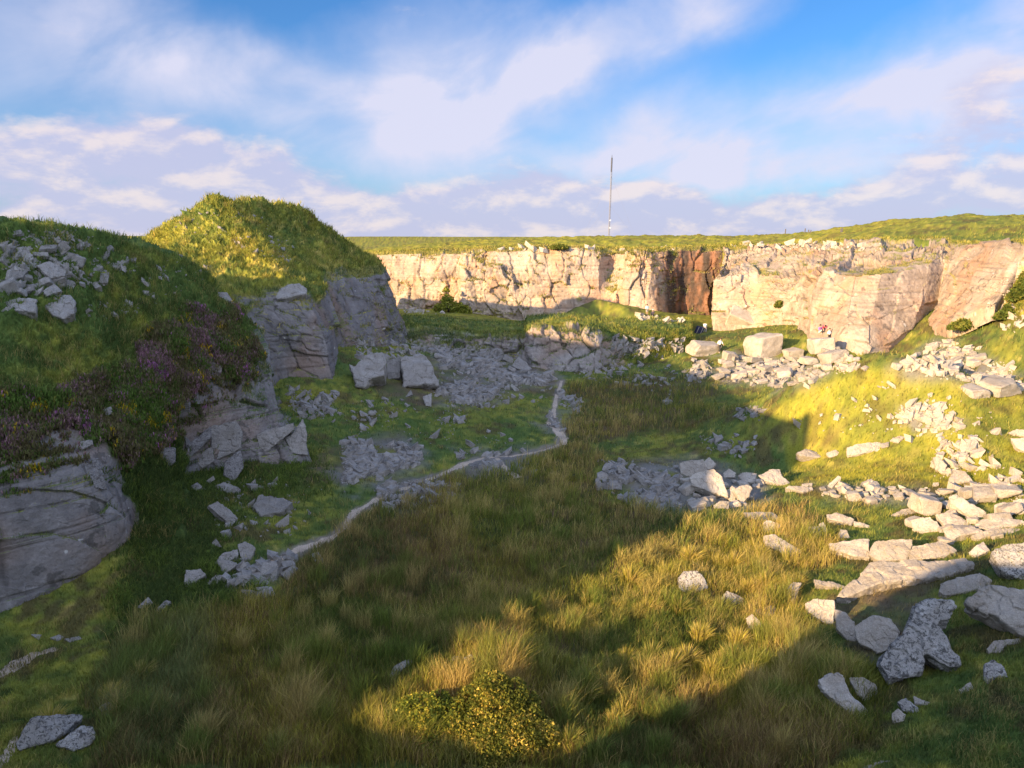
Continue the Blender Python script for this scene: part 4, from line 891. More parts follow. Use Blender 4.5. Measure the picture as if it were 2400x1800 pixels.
 (4,20,.5,0,'rock_outcrop','overhanging slanted block at the nose of the left bank',[(1660,332),(1762,290),(1840,275),(1905,250),(1902,300),(1832,362),(1720,442),(1680,402)]),
 (4,16,.5,0,'rock_outcrop','lichened end block at the right foot of the low left rock face',[(1850,352),(1890,330),(1962,228),(1982,300),(1992,462),(1890,452)]),
 (4,20,.6,0,'rock_outcrop','knobbly lump of rock alone in the gully grass',[(1040,422),(1090,408),(1132,415),(1136,500),(1085,542),(1040,502)]),
 (4,25,.5,0,'rock_outcrop','hooked pale rock at the top of the gully beside the heather',[(780,552),(830,420),(872,368),(895,375),(872,482),(830,530)]),
 (4,30,.5,0,'rock_outcrop','small pale ledge showing through the heather',[(620,232),(660,170),(720,150),(732,190)]),
 (4,12,.4,0,'rock_outcrop','square corner block on top of the cut rock face on the near left',[(505,520),(560,495),(640,480),(660,560),(692,682),(620,674),(575,600)]),
 (4,30,.5,0,'rock_outcrop','rounded rock ledge above the cut rock face, under heather',[(460,432),(520,375),(600,362),(606,392),(500,446)]),
 # middle distance
 (2,40,.6,0,B,'left of two great rounded boulders below the layered cliff',[(50,1040),(90,1060),(170,980),(270,975),(292,1020),(285,1120),(200,1140),(150,1200),(100,1190),(80,1110)]),
 (2,38,.6,0,B,'narrow middle block jammed between the two great boulders',[(292,1010),(380,998),(382,1130),(300,1134)]),
 (2,38,.6,0,B,'right of two great boulders below the layered cliff, split across its base',[(380,1002),(520,975),(560,1010),(592,1062),(632,1190),(520,1184),(400,1194),(405,1140)]),
 (2,35,.5,0,B,'upright thin stone standing below the great boulders',[(528,1242),(585,1220),(582,1312),(545,1304)]),
 (2,45,.5,0,B,'small leaning stone left of the upright thin stone',[(410,1252),(450,1200),(462,1232)]),
 (2,42,.6,0,B,'pyramid boulder leaning on the central shaded rock step',[(1105,1050),(1150,988),(1242,1070),(1220,1084),(1170,1084)]),
]
for k, (c, th, tk, li, nm, lab, pts) in enumerate(OUTL):
    outline_stone(cp(c, pts), lab, th, tk, M_ROCK_LICHEN if li else (M_ROCK_LITSIDE if c in (6, 8) else M_ROCK_OLD if nm == 'rock_outcrop' and k % 3 == 0 else M_ROCK), nm, {'stone_slab': 'slab', 'boulder': 'boulder'}.get(nm, 'rock outcrop'), lift={1: .5, 6: .42}.get(c, .3), seed=k)
# large shaded and lit blocks at the foot of the cliffs
for (px, py, w, h, lab) in [(1655,834,72,36,'half-lit rounded boulder beside the standing white-clad person'),(1795,836,78,66,'tall yellow-lit block left of the great right-hand slab'),(1862,840,44,28,'pinkish block under the seated climbers'),
   (1925,830,60,44,'squared pink block just below the climber in black and white'),(1738,770,70,48,'shaded rounded block at the corner of the right buttress'),(1960,850,60,34,'flat block before the foot of the great right-hand slab'),
   (2345,926,95,46,'huge dark-fronted boulder on the right beyond the sunlit mound'),(2290,930,60,30,'pale block beside the huge dark-fronted boulder')]:
    stone(px, py, w, h, lab)
# heaps of rubble: stones nothing tells apart share one label
CLUSTERS = [  # crop, polygon, count, size range px, kind share of slabs, label, group
 (2,[(540,930),(1000,960),(1230,1080),(1390,1120),(1300,1180),(1000,1140),(640,1040)],36,(14,34),.7,'grey angular stone in the long shaded scree below the central step','stones of the long shaded scree'),
 (2,[(630,1150),(1060,1180),(1000,1240),(900,1310),(760,1280),(640,1200)],20,(14,32),.6,'grey stone in the small scree patch beside the great boulders','stones of the small scree patch'),
 (3,[(200,1150),(260,1010),(600,990),(980,1060),(900,1140),(640,1190)],36,(18,42),.3,'dark grey block in the shaded rubble below the right buttress','blocks of the shaded rubble'),
 (3,[(1390,1050),(1650,880),(1900,940),(2200,1150),(2100,1190),(1650,1130)],34,(18,40),.4,'pale sunlit block in the talus right of the great slab','blocks of the sunlit talus'),
 (3,[(850,930),(1000,940),(1250,1080),(1050,1090)],12,(16,36),.4,'sunlit block strewn below the climbers','sunlit blocks below the climbers'),
 (3,[(1450,1300),(1600,1270),(1820,1420),(1560,1480)],24,(9,22),.5,'small white stone spilled down the sunlit mound','small stones on the sunlit mound'),
 (5,[(10,480),(200,420),(520,440),(500,520),(200,620),(20,700)],26,(10,28),.6,'bluish stone in the scree above the path','stones of the scree above the path'),
 (6,[(860,660),(1700,680),(1700,760),(1250,790),(900,720)],22,(14,38),.4,'sunlit stone with a dark side in the long row behind the turf strip','stones of the long sunlit row'),
 (6,[(-180,640),(560,640),(420,800),(0,830),(-150,760)],32,(18,44),.3,'small grey stone filling the central heap','small stones of the central heap'),
 (1,[(0,480),(200,440),(560,640),(500,800),(0,820)],26,(24,56),.6,'dark stone lying deep in the tumbled pile on the left bank','dark stones of the tumbled pile'),
 (6,[(1400,880),(1700,720),(2212,650),(2212,1020),(1700,1040)],16,(30,64),.8,'flat pale slab wedged into the sunlit slab field','slabs wedged into the slab field'),
 (4,[(1640,1180),(1900,1120),(1950,1180),(1700,1290),(1480,1300),(1450,1240)],12,(10,24),.4,'small stone packed into the path-side pile','small stones of the path-side pile'),
]
for (c, poly, n, (lo, hi), sl, lab, grp) in CLUSTERS:
    q = cp(c, poly); xs = [a for a, b in q]; ys = [b for a, b in q]; k = 0; rr = random.Random(n*31+c); placed = []
    for _ in range(6000):
        if k >= n: break
        a, b = rr.uniform(min(xs), max(xs)), rr.uniform(min(ys), max(ys))
        if not inpoly(np.array([a]), np.array([b]), q)[0]: continue
        if segdist(np.array([a]), np.array([b]), q)[0] < 26*rr.random()**1.5: continue
        w = lo+(hi-lo)*rr.random()**2
        if any(abs(a-e)+1.6*abs(b-f) < .55*(w+g) for e, f, g in placed): continue
        placed.append((a, b, w))
        stone(a, b, w, w*rr.uniform(.4, .8), lab, grp, 'slab' if rr.random() < sl else 'block', rr.uniform(-18, 18), 'rubble_stone', 'stone', rr); k += 1

def scree(name, label, polys, sizes, mat=M_ROCK, srcs=None, dens=1.0):
    """small stones past counting, one mesh"""
    cub = np.array([(-1,-1,-1),(1,-1,-1),(1,1,-1),(-1,1,-1),(-1,-1,1),(1,-1,1),(1,1,1),(-1,1,1)], float)*.5
    quads = np.array([(0,3,2,1),(4,5,6,7),(0,1,5,4),(1,2,6,5),(2,3,7,6),(3,0,4,7)])
    V = []
    for q, n in polys:
        n = int(n*1.7); q = np.array(q); a = rng.uniform(q[:, 0].min()-20, q[:, 0].max()+20, n*9); b = rng.uniform(q[:, 1].min(), q[:, 1].max(), n*9)
        cl = fbm(a*.02, b*.04, 5, 3)
        m = inpoly(a, b, [tuple(t) for t in q]) & (cl+.4*rng.random(len(a)) > .05) & (segdist(a, b, [tuple(t) for t in q]) > 34*rng.random(len(a))**1.6); a, b = a[m][:n], b[m][:n]
        for px, py in zip(a, b):
            p, nn = cast(px, py); s_ = sizes[0]+(sizes[1]-sizes[0])*rng.random()**5; s_ *= p[1]/60 if p[1] > 60 else 1
            v = cub*(1-.62*rng.random((8, 3)))*np.array([1.15, .85, .7])*s_
            an, tx = rng.uniform(0, 6.28), rng.uniform(-.9, .9); ca, sa = math.cos(an), math.sin(an); v = v@np.array([[ca, sa, 0], [-sa, ca, 0], [0, 0, 1]])
            v[:, 2] += v[:, 0]*tx; V.append(v+p+np.array([0, 0, s_*.12]))
    V = np.array(V); n = len(V); F = (quads[None]+np.arange(n)[:, None, None]*8).reshape(-1, 4)
    tag(link(name, mesh_np(name, V.reshape(-1, 3), F, mat, smooth=False)), label, kind='stuff')
scree('scree', 'small loose granite chips of the shaded screes and path sides', [
 (cp(2,[(520,920),(1000,950),(1250,1080),(1400,1120),(1300,1190),(1000,1150),(620,1040)]),900),(cp(2,[(620,1140),(1080,1180),(1000,1250),(900,1320),(740,1290)]),380),(cp(5,[(0,330),(530,400),(520,520),(200,640),(0,720)]),700),
 (cp(4,[(1840,0),(2212,60),(2212,200),(1900,180)]),130),(cp(2,[(60,870),(420,880),(580,950),(380,1010),(100,1020)]),170),(cp(5,[(0,60),(900,160),(1250,400),(600,440),(0,330)]),90),(cp(2,[(600,1000),(1400,1100),(1330,1270),(640,1360)]),140),(cp(4,[(1300,620),(2000,600),(2212,700),(1900,1000),(1400,1000)]),60),(cp(5,[(470,0),(900,20),(920,140),(700,130)]),150),(cp(4,[(1480,1160),(1900,1100),(1960,1180),(1700,1300),(1460,1320)]),160),(cp(5,[(700,430),(1250,440),(1250,600),(850,560)]),220),(cp(5,[(140,640),(780,600),(760,800),(300,830)]),200),
 (cp(5,[(480,190),(820,200),(800,260),(640,270)]),70),(cp(5,[(1300,180),(1490,220),(1440,320),(1330,280)]),120),(cp(5,[(1380,40),(1560,100),(1540,200),(1420,150)]),90),(cp(4,[(1850,100),(2200,120),(2180,260),(1900,220)]),90),
 (cp(5,[(1650,480),(2212,520),(2212,820),(1900,820),(1700,680)]),500),(cp(3,[(180,1150),(260,1000),(600,980),(980,1060),(900,1150),(640,1200)]),300),(cp(3,[(100,1480),(480,1480),(460,1640),(120,1640)]),40),(cp(3,[(340,1290),(540,1300),(520,1400),(340,1400)]),50),
 (cp(3,[(0,1000),(220,1020),(200,1120),(0,1200)]),120),(cp(2,[(1700,850),(2212,880),(2212,1000),(1780,1000)]),180),(cp(2,[(1880,1190),(2160,1200),(2130,1300),(1900,1280)]),80),(cp(2,[(1400,1000),(2212,1040),(2212,1200),(1500,1150)]),120)], (.10, .75))
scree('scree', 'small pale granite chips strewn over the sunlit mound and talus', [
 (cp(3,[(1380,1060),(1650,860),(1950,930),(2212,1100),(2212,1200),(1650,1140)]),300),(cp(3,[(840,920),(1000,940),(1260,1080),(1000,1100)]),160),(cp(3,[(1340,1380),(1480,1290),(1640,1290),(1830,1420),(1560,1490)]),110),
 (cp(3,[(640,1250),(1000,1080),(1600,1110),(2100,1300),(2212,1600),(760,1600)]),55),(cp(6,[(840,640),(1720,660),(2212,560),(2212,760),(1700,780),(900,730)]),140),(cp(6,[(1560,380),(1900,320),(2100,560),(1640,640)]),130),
 (cp(3,[(100,260),(700,240),(1300,250),(1300,300),(700,300)]),60),(cp(3,[(1900,420),(2212,500),(2212,850),(2000,800)]),60),(cp(2,[(1000,280),(2200,260),(2200,300),(1000,310)]),40),(cp(2,[(380,670),(800,680),(760,710),(420,710)]),60),(cp(2,[(1880,710),(2200,740),(2200,780),(1950,760)]),40)], (.10, .8), M_ROCK_LITSIDE)
scree('scree', 'small grey stones on the turf of the left bank and hill', [
 (cp(1,[(0,400),(560,360),(900,640),(700,760),(0,830)]),260),(cp(1,[(300,960),(900,760),(1100,500),(1500,640),(800,1000)]),50),(cp(1,[(1000,380),(1500,200),(1900,420),(1950,700),(1500,520)]),90),(cp(4,[(700,200),(1100,160),(1000,500),(700,480)]),20)], (.10, .45))
#--STAGE3--
# ------------------------------------------------------------------ grass, rushes, heather
def blades(name, base, h, w, lean, col, label=None, kind='stuff', obj=True, yaw=None):
    n = len(base); yaw = rng.uniform(0, 6.28, n) if yaw is None else yaw; ld = rng.uniform(0, 6.28, n)
    side = np.stack([np.cos(yaw), np.sin(yaw), np.zeros(n)], 1)*(w*.5)[:, None]
    dirn = np.stack([np.cos(ld), np.sin(ld), np.zeros(n)], 1)*lean[:, None]+np.array([.30, .12, 0])*(lean*.6)[:, None]   # the wind lays it to the right
    up = np.array([0, 0, 1.])
    m = base+up*(h*.55)[:, None]+dirn*(h*.28)[:, None]; t = base+up*(h*(1-.25*np.clip(lean, 0, 1.5)**2))[:, None]+dirn*(h*.85)[:, None]
    b0 = base-up*.05
    v = np.stack([b0-side, b0+side, m+side*.75, m-side*.75, t], 1).reshape(-1, 3)
    i = np.arange(n)[:, None]*5; f = np.concatenate([i+[0, 1, 2], i+[0, 2, 3], i+[3, 2, 4]], 1).reshape(-1, 3)
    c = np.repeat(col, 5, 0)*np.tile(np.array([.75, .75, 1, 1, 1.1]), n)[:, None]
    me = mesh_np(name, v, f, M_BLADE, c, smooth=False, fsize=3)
    return tag(link(name, me), label, kind=kind) if obj else me
def pick(p, mask, n):
    px, py, d = project(p); ok = np.where((mask > rng.random(len(p))) & (px > -150) & (px < 2550) & (py < 1900) & (py > 400) & (d > 8))[0]
    return rng.choice(ok, min(n, len(ok)*4))
def wmin(Y, k): return np.maximum(k, .00052*Y)
PATHPTS = np.vstack([np.array([(a, b) for a, b, w in l]) for l, _ in PATHS[:1]])
pathd = segdist(gpx, gpy*1.6, [(a, b*1.6) for a, b, w in PATHS[0][0]], False)
GB = np.array([.15, .205, .035]); YB = np.array([.40, .35, .05]); SB = np.array([.55, .41, .14]); RB = np.array([.27, .165, .075]); DB = np.array([.08, .115, .030])
# long marsh grass and rushes
nopath = sst(pathd, 8, 22)*(1-PUD)
i = pick(ground_pts, marsh_m*nopath, 120000); i = np.concatenate([i, i]); b_ = ground_pts[i].copy(); n = len(i); Y = b_[:, 1]
b_[:, :2] += rng.normal(0, 1, (n, 2))*(.0028*Y+.03)[:, None]; x, y = b_[:, 0], b_[:, 1]
cl = fbm(x*.30, y*.30, 21, 4); c2 = fbm(x*1.1, y*1.1, 31, 3); c3 = fbm(x*.16, y*.16, 41, 3)
clump = sst(vn(x*1.25+.4*c2, y*1.25, 9), .15, .6); hh = (.32+.36*np.clip(c2+.25, 0, 1)+.22*np.clip(cl, 0, 1)+.42*clump)*rng.uniform(.55, 1.25, n)
dead = ((b_[:, 1] > 15) & soft_in(*project(b_)[:2], [(1340,1000),(1460,1000),(1420,1100),(1800,1190),(1990,1280),(1880,1440),(1960,1560),(1780,1580),(1640,1280),(1300,1200)], 50).astype(bool))
cc = mixc(np.tile(GB, (n, 1)), YB, sst(cl+.3*rng.normal(0, 1, n), -.3, .5)); cc = mixc(cc, SB, sst(c2+.45*rng.normal(0, 1, n)+.35*dead, .15, .75)); cc = mixc(cc, RB, .85*sst(c3+.35*rng.normal(0, 1, n), .0, .45)); cc = mixc(cc, DB, .8*sst(-cl+.3*rng.normal(0, 1, n)-.4*dead, .15, .6))
_mx, _my, _ = project(b_); _gr = soft_in(_mx+60*cl, _my+40*c2, [(190,1800),(190,1620),(300,1470),(520,1450),(520,1620),(440,1800)], 60)*.8
cc = mixc(cc, np.array([.17, .225, .075]), _gr*sst(cl+.4*rng.normal(0, 1, n)+.3, -.2, .5)); cc = mixc(cc, GB, .5*sst(c3+.3*rng.normal(0, 1, n), -.6, -.1)*(c3 < 0)*(1-dead))
ct_ = vn(np.round(x*1.25), np.round(y*1.25), 5.0); cc = mixc(cc, SB, .6*clump*(ct_ > .15)); cc = mixc(cc, GB*1.15, .6*clump*(ct_ < -.1)); cc = cc*(1-.35*(1-clump)*sst(-c2, 0, .5))[:, None]
cc *= rng.uniform(.6, 1.3, n)[:, None]
blades('marsh_grass', b_, hh, wmin(Y, .014)*rng.uniform(.7, 1.5, n), rng.uniform(.15, .8, n), cc, 'long rough marsh grass over the quarry floor')
# short turf on the floor, the mound and the slopes
tm = (1-marsh_m)*nopath*(1-.85*np.clip(DIRT, 0, 1))*(Yf > 12)*sst(-Yf, -104, -90)
i = pick(ground_pts, tm, 210000); b_ = ground_pts[i].copy(); n = len(i); Y = b_[:, 1]; b_[:, :2] += rng.normal(0, 1, (n, 2))*(.0022*Y)[:, None]
c2 = fbm(b_[:, 0]*.9, b_[:, 1]*.9, 51, 3)
hh = (.10+.16*np.clip(c2+.2, 0, 1)+.0012*Y)*rng.uniform(.5, 1.4, n)
cc = ground_col[i]*rng.uniform(.8, 1.75, n)[:, None]; cc = mixc(cc, SB, .7*sst(c2+.4*rng.normal(0, 1, n), .35, .9))
blades('turf_grass', b_, hh, wmin(Y, .014)*rng.uniform(.8, 1.6, n), rng.uniform(.3, 1.1, n), cc, 'short turf over the quarry floor, mounds and slopes')
for nm, lab, p, w, c, num, hk in (('turf_grass', 'turf on the left bank', bank_p, bank_w, bank_c, 110000, 1.25), ('turf_grass', 'turf on the spoil hill', hill_p, hill_w, hill_c, 90000, 1.5), ('turf_grass', 'turf on the ledges and rim of the right cliff', butt_p, np.clip(butt_w*1.6, 0, 1), butt_c, 18000, 1.1), ('turf_grass', 'turf on the rim of the far wall', wall_p, wall_w, wall_c, 20000, 1.3), ('turf_grass', 'turf on the low granite step', terr_p, terr_w, terr_c, 26000, 1.2)):
    i = pick(p, sst(.35-w, 0, .2), num); b_ = p[i].copy(); n = len(i); Y = b_[:, 1]; b_[:, :2] += rng.normal(0, 1, (n, 2))*(.0016*Y)[:, None]
    c2 = fbm(b_[:, 0]*.9, b_[:, 1]*.9, b_[:, 2]*.9+61, 3)
    hh = (.10+.20*np.clip(c2+.25, 0, 1)+.0012*Y)*rng.uniform(.5, 1.4, n)*hk
    cc = c[i]*rng.uniform(.75, 1.7, n)[:, None]; cc = mixc(cc, SB, .7*sst(c2+.4*rng.normal(0, 1, n), .40, .9))
    blades(nm, b_, hh, wmin(Y, .016)*rng.uniform(.8, 1.6, n), rng.uniform(.4, 1.2, n), cc, lab)
# heather on the bank: low twiggy mounds
px, py, _ = project(bank_p); hm = heather_mask(bank_p, px, py)*(bank_w < .45)
i = pick(bank_p, hm, 52000); n0 = len(i); cen = bank_p[i]+rng.normal(0, .08, (n0, 3)); X, Y, Z = cen.T
bump = np.clip(fbm(X*1.1, Y*1.1, Z*1.1, 3)+.45, 0, 1)
b_ = np.repeat(cen, 5, 0); n = len(b_); nn = np.repeat(bank_n[i], 5, 0); nn = np.where(nn[:, 2:3] < 0, -nn, nn)
b_ += nn*(np.repeat(bump, 5)*.6*rng.random(n)**.5)[:, None]+rng.normal(0, .05, (n, 3))
X, Y, Z = b_.T; a = fbm(X*.55+3, Y*.55, Z*.55, 4); g2 = fbm(X*1.2+30, Y*1.2, Z*1.2, 4)
cc = mixc(np.tile(np.array([.17, .145, .060]), (n, 1)), np.array([.33, .18, .21]), sst(a+.22*rng.normal(0, 1, n), .08, .45)); cc = mixc(cc, np.array([.55, .17, .48]), .8*sst(fbm(X*.9, Y*.9+50, Z*.9, 3)+.12*rng.normal(0, 1, n), .42, .58))
cc = mixc(cc, np.array([.12, .19, .035]), sst(fbm(X*.8, Y*.8+8, Z*.8, 4)+.25*rng.normal(0, 1, n), .0, .35)); cc = mixc(cc, np.array([.55, .38, .02]), sst(g2+.1*rng.normal(0, 1, n), .36, .5)*(rng.random(n) < .6))
blades('heather', b_, rng.uniform(.05, .15, n), rng.uniform(.03, .07, n), rng.uniform(.2, 1.4, n), cc*rng.uniform(.6, 1.4, n)[:, None], 'purple and brown heather with a little gorse on the bank')
# bracken-dark growth in the gully between the two near faces
gm = np.clip(GULLY_GROWTH, 0, 1)*(1-marsh_m); i = pick(ground_pts, gm, 40000); px, py, _ = project(bank_p); gb = soft_in(px, py, [(250,1000),(400,940),(470,1000),(470,1150),(560,1400),(280,1440)], 60)*(bank_w < .4); i2 = pick(bank_p, gb, 26000)
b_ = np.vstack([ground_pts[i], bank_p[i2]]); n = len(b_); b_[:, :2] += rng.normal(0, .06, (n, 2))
c2 = fbm(b_[:, 0]*.8, b_[:, 1]*.8, 71, 3)
blades('undergrowth', b_, (.18+.3*np.clip(c2+.2, 0, 1))*rng.uniform(.5, 1.4, n), rng.uniform(.015, .04, n), rng.uniform(.4, 1.3, n), mixc(np.tile(DB, (n, 1)), GB, sst(c2+.4*rng.normal(0, 1, n), -.1, .5))*rng.uniform(.6, 1.5, n)[:, None], 'dark green undergrowth on the gully slope')
# single tussocks that stand out in the light
def tussock_mesh(seed, green):
    n = 420; r = np.random.default_rng(seed); a = r.uniform(0, 6.28, n); d = np.sqrt(r.random(n))
    base = np.stack([np.cos(a)*d*.30, np.sin(a)*d*.30, np.zeros(n)], 1); h = (1.0-.35*d)*r.uniform(.6, 1.1, n)
    ln = .15+.75*d*r.uniform(.6, 1.2, n); out = np.stack([np.cos(a), np.sin(a), 0*a], 1)+np.array([.35, .1, 0])
    w = r.uniform(.016, .03, n); yaw = r.uniform(0, 6.28, n); side = np.stack([np.cos(yaw), np.sin(yaw), 0*yaw], 1)*w[:, None]*.5
    up = np.array([0, 0, 1.]); m = base+up*(h*.6)[:, None]+out*(ln*h*.25)[:, None]; t = base+up*(h*(1-.3*np.clip(ln, 0, 1)**2))[:, None]+out*(ln*h*.75)[:, None]
    v = np.stack([base-side, base+side, m+side*.8, m-side*.8, t], 1).reshape(-1, 3); i = np.arange(n)[:, None]*5
    f = np.concatenate([i+[0, 1, 2], i+[0, 2, 3], i+[3, 2, 4]], 1).reshape(-1, 3)
    c = mixc(np.tile(np.array([.17, .19, .035]) if green else YB, (n, 1)), SB, sst(r.random(n)+(0 if green else .2), .45, 1.1))*r.uniform(.7, 1.3, n)[:, None]
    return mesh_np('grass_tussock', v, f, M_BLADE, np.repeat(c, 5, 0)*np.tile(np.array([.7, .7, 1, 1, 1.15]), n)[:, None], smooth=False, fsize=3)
TUS = [tussock_mesh(60+k, k % 2) for k in range(8)]
TUSSOCKS = [(1478,1372,95,'biggest fountain-shaped tussock, first to catch the sun below the central heap'),(1618,1318,80,'pale tussock behind the domed boulder'),(1560,1360,75,'tussock between the fountain-shaped one and the domed boulder'),(1440,1435,70,'tall tussock at the left edge of the sunlit rushes'),
 (1365,1465,70,'straw tussock jutting into the shade at the left tip of the sunlit rushes'),(1365,1640,110,'green tussock beside the dark pool right of the gorse'),(1262,1765,75,'bright green tussock below the gorse bush'),(1335,1745,85,'green-centred tussock at the lower edge of the sunlight'),(950,1770,70,'lime green tussock at the lower left of the gorse bush'),(1040,1765,75,'upright yellow tussock below the left gorse'),
 (1440,1700,80,'tussock above the pool at the bottom edge'),(1530,1690,70,'low tussock near the lower shade line'),(1690,1640,80,'last tussock before the shade on the lower right'),(1850,1500,80,'straw tussock in front of the half-sunlit block'),(1640,1500,80,'tussock under the flat-topped stone'),(1720,1330,70,'tussock right of the domed boulder'),(385,1520,95,'pale green tall tussock alone in the dark left marsh'),(330,1590,85,'grey-green tussock in the lower left marsh'),(120,1700,90,'drooping tussock beside the bottom left track'),(260,1640,80,'dark tussock behind the bottom left boulders')]
for k, (a, b, w, lab) in enumerate(TUSSOCKS):
    p, _ = cast(a, b, 'ground'); o = link('grass_tussock', TUS[(k*3+('green' in lab)) % 8 if False else (1 if 'green' in lab else 0)+2*(k % 4)]); mpp = p[1]/FPX
    s_ = w*mpp/1.25; o.scale = (s_, s_, s_*rng.uniform(.85, 1.05)); o.rotation_euler = (0, 0, rng.uniform(-.6, .6)); o.location = p-np.array([0, 0, .05]); tag(o, lab, 'grass tussock', 'grass tussocks of the marsh')
for k in range(60):
    for _ in range(50):
        a, b = rng.uniform(1300, 1900), rng.uniform(1290, 1720)
        if inpoly(np.array([a]), np.array([b]), [(1340,1440),(1450,1330),(1620,1260),(1760,1230),(1900,1290),(1860,1480),(1720,1620),(1500,1700),(1330,1700),(1400,1560)])[0]: break
    p, _ = cast(a, b, 'ground'); o = link('grass_tussock', TUS[k % 8]); s_ = rng.uniform(.5, .95); o.scale = (s_, s_, s_); o.rotation_euler = (0, 0, rng.uniform(-.9, .9)); o.location = p-np.array([0, 0, .05])
    tag(o, 'common yellow tussock among the sunlit rushes', 'grass tussock', 'common tussocks of the sunlit rushes')

# gorse and other bushes
def bush(name, px, py, wpx, hpx, label, lobes, cols, n=9000, leaf=.07, seed=1, cat='bush'):
    p, _ = cast(px, py); mpp = p[1]/FPX; w, h = wpx*mpp, hpx*mpp; r = np.random.default_rng(seed)
    root = bpy.data.objects.new(name, None); COL.objects.link(root); root.location = p; tag(root, label, cat)
    C = []
    for (lx, ly, lz, lr) in lobes:
        m = int(n*lr*lr/sum(q[3]**2 for q in lobes)); d = r.normal(0, 1, (m, 3)); d /= np.linalg.norm(d, axis=1, keepdims=True); d[:, 2] = np.abs(d[:, 2])*1.1-.15
        rad = lr*w*.5*(1-.35*r.random(m)**2)*(1+.22*fbm(d[:, 0]*2.2+seed, d[:, 1]*2.2, d[:, 2]*2.2+lx, 3))
        C.append(d*rad[:, None]*np.array([1, 1, h/w*1.7])+np.array([lx*w*.5, ly*w*.5, lz*h]))
    c = np.vstack(C); m = len(c); a = fbm(c[:, 0]*2.2, c[:, 1]*2.2, c[:, 2]*2.2+seed, 3)
    keep = a+.5*r.random(m) > -.12; c = c[keep]; a = a[keep]; m = len(c)
    col = mixc(np.tile(np.array(cols[0]), (m, 1)), np.array(cols[1]), sst(a+.3*r.normal(0, 1, m), -.2, .4)); col = mixc(col, np.array(cols[2]), sst(r.random(m)+.5*a, .82, .98))
    t1 = r.normal(0, 1, (m, 3)); t1 /= np.linalg.norm(t1, axis=1, keepdims=True); t2 = r.normal(0, 1, (m, 3)); t2 /= np.linalg.norm(t2, axis=1, keepdims=True); s_ = (leaf*r.uniform(.6, 1.4, m))[:, None]
    v = np.stack([c-t1*s_*.5, c+t1*s_*.5, c+t2*s_], 1).reshape(-1, 3); f = np.arange(m*3).reshape(-1, 3)
    link('foliage', mesh_np('foliage', v, f, M_BLADE, np.repeat(col*r.uniform(.6, 1.3, m)[:, None], 3, 0), smooth=False, fsize=3), root)
    # woody stems inside
    sv, sf = [], []
    for (lx, ly, lz, lr) in lobes:
        for q in range(7):
            e = np.array([lx*w*.5, ly*w*.5, lz*h+.2*h])+r.normal(0, .22, 3)*w*.5*lr; s0 = np.array([lx*w*.2, ly*w*.2, -.1]); t = .02
            i0 = len(sv)
            for z_, q_, tt in ((0, s0, t*1.6), (1, (s0+e)/2+r.normal(0, .05, 3), t), (2, e, t*.5)):
                for k in range(4): sv.append(q_+tt*np.array([math.cos(k*1.57), math.sin(k*1.57), 0]))
            for z_ in (0, 1):
                for k in range(4): sf.append((i0+z_*4+k, i0+z_*4+(k+1) % 4, i0+z_*4+4+(k+1) % 4, i0+z_*4+4+k))
    link('stems', mesh_np('stems', np.array(sv), np.array(sf), M_BLADE, np.tile(np.array([.07, .05, .03]), (len(sv), 1))), root)
    return root
GORSE = ((.11, .13, .022), (.32, .29, .045), (.62, .45, .10))
bush('gorse_bush', 1165, 1712, 290, 180, 'tall gorse bush with browning flower heads, sunlit at front', [(.0,0,.30,.5),(-.5,-.15,.08,.45),(.5,-.1,.12,.45),(-.08,.1,.58,.36),(-.38,.1,.42,.32),(.3,-.35,.05,.5),(.8,-.2,0,.36),(-.1,-.5,0,.5),(.26,.05,.52,.34),(-.75,-.3,0,.32),(.55,.1,.35,.26)], GORSE, 21000, .07, 3)
bush('gorse_bush', 1000, 1705, 250, 125, 'low green gorse bush left of the tall one', [(-.1,0,.3,.5),(.5,0,.25,.45),(-.65,-.1,.05,.42),(.1,-.4,.0,.5),(.25,.1,.5,.3),(-.9,-.2,0,.3),(-.4,.1,.35,.3)], ((.12, .16, .025), (.36, .35, .045), (.6, .46, .08)), 12000, .07, 5)
BROAD = ((.09, .125, .025), (.23, .24, .04), (.34, .30, .08))
bush('low_shrub', 2392, 700, 70, 60, 'dark green shrub beside the right end of the cliff', [(.1,0,.5,.4),(.3,0,.1,.5),(-.3,0,.1,.45),(-.6,0,0,.3),(.2,.2,.8,.25)], BROAD, 3000, .28, 7)
bush('low_shrub', 2360, 745, 60, 45, 'low shrub under the right end of the cliff', [(0,0,.15,.5),(.5,0,.05,.4),(-.5,0,0,.4),(.1,.2,.5,.25)], BROAD, 2500, .24, 8)
bush('low_shrub', 2262, 772, 70, 30, 'dark scrub at the foot of the cliff above the talus', [(0,0,.2,.7),(.6,0,.1,.5),(-.6,0,.1,.5)], BROAD, 2500, .26, 9)
bush('low_shrub', 1052, 732, 90, 60, 'lone sunlit green bush climbing the foot of the far wall', [(-.1,.1,.45,.3),(0,0,.15,.5),(.5,0,0,.45),(-.5,0,0,.4),(-.15,.2,.8,.18),(.9,0,0,.3)], ((.16, .20, .03), (.36, .36, .045), (.4, .36, .08)), 3000, .3, 10)
bush('low_shrub', 1825, 722, 20, 16, 'tiny shrub growing from a crack of the right buttress', [(0,0,.3,.9)], BROAD, 700, .25, 11)
bush('low_shrub', 1310, 585, 46, 14, 'clipped-looking shrub on the rim of the far wall', [(0,0,.3,.8),(.4,0,.2,.6),(-.4,0,.2,.6)], BROAD, 1500, .3, 13)

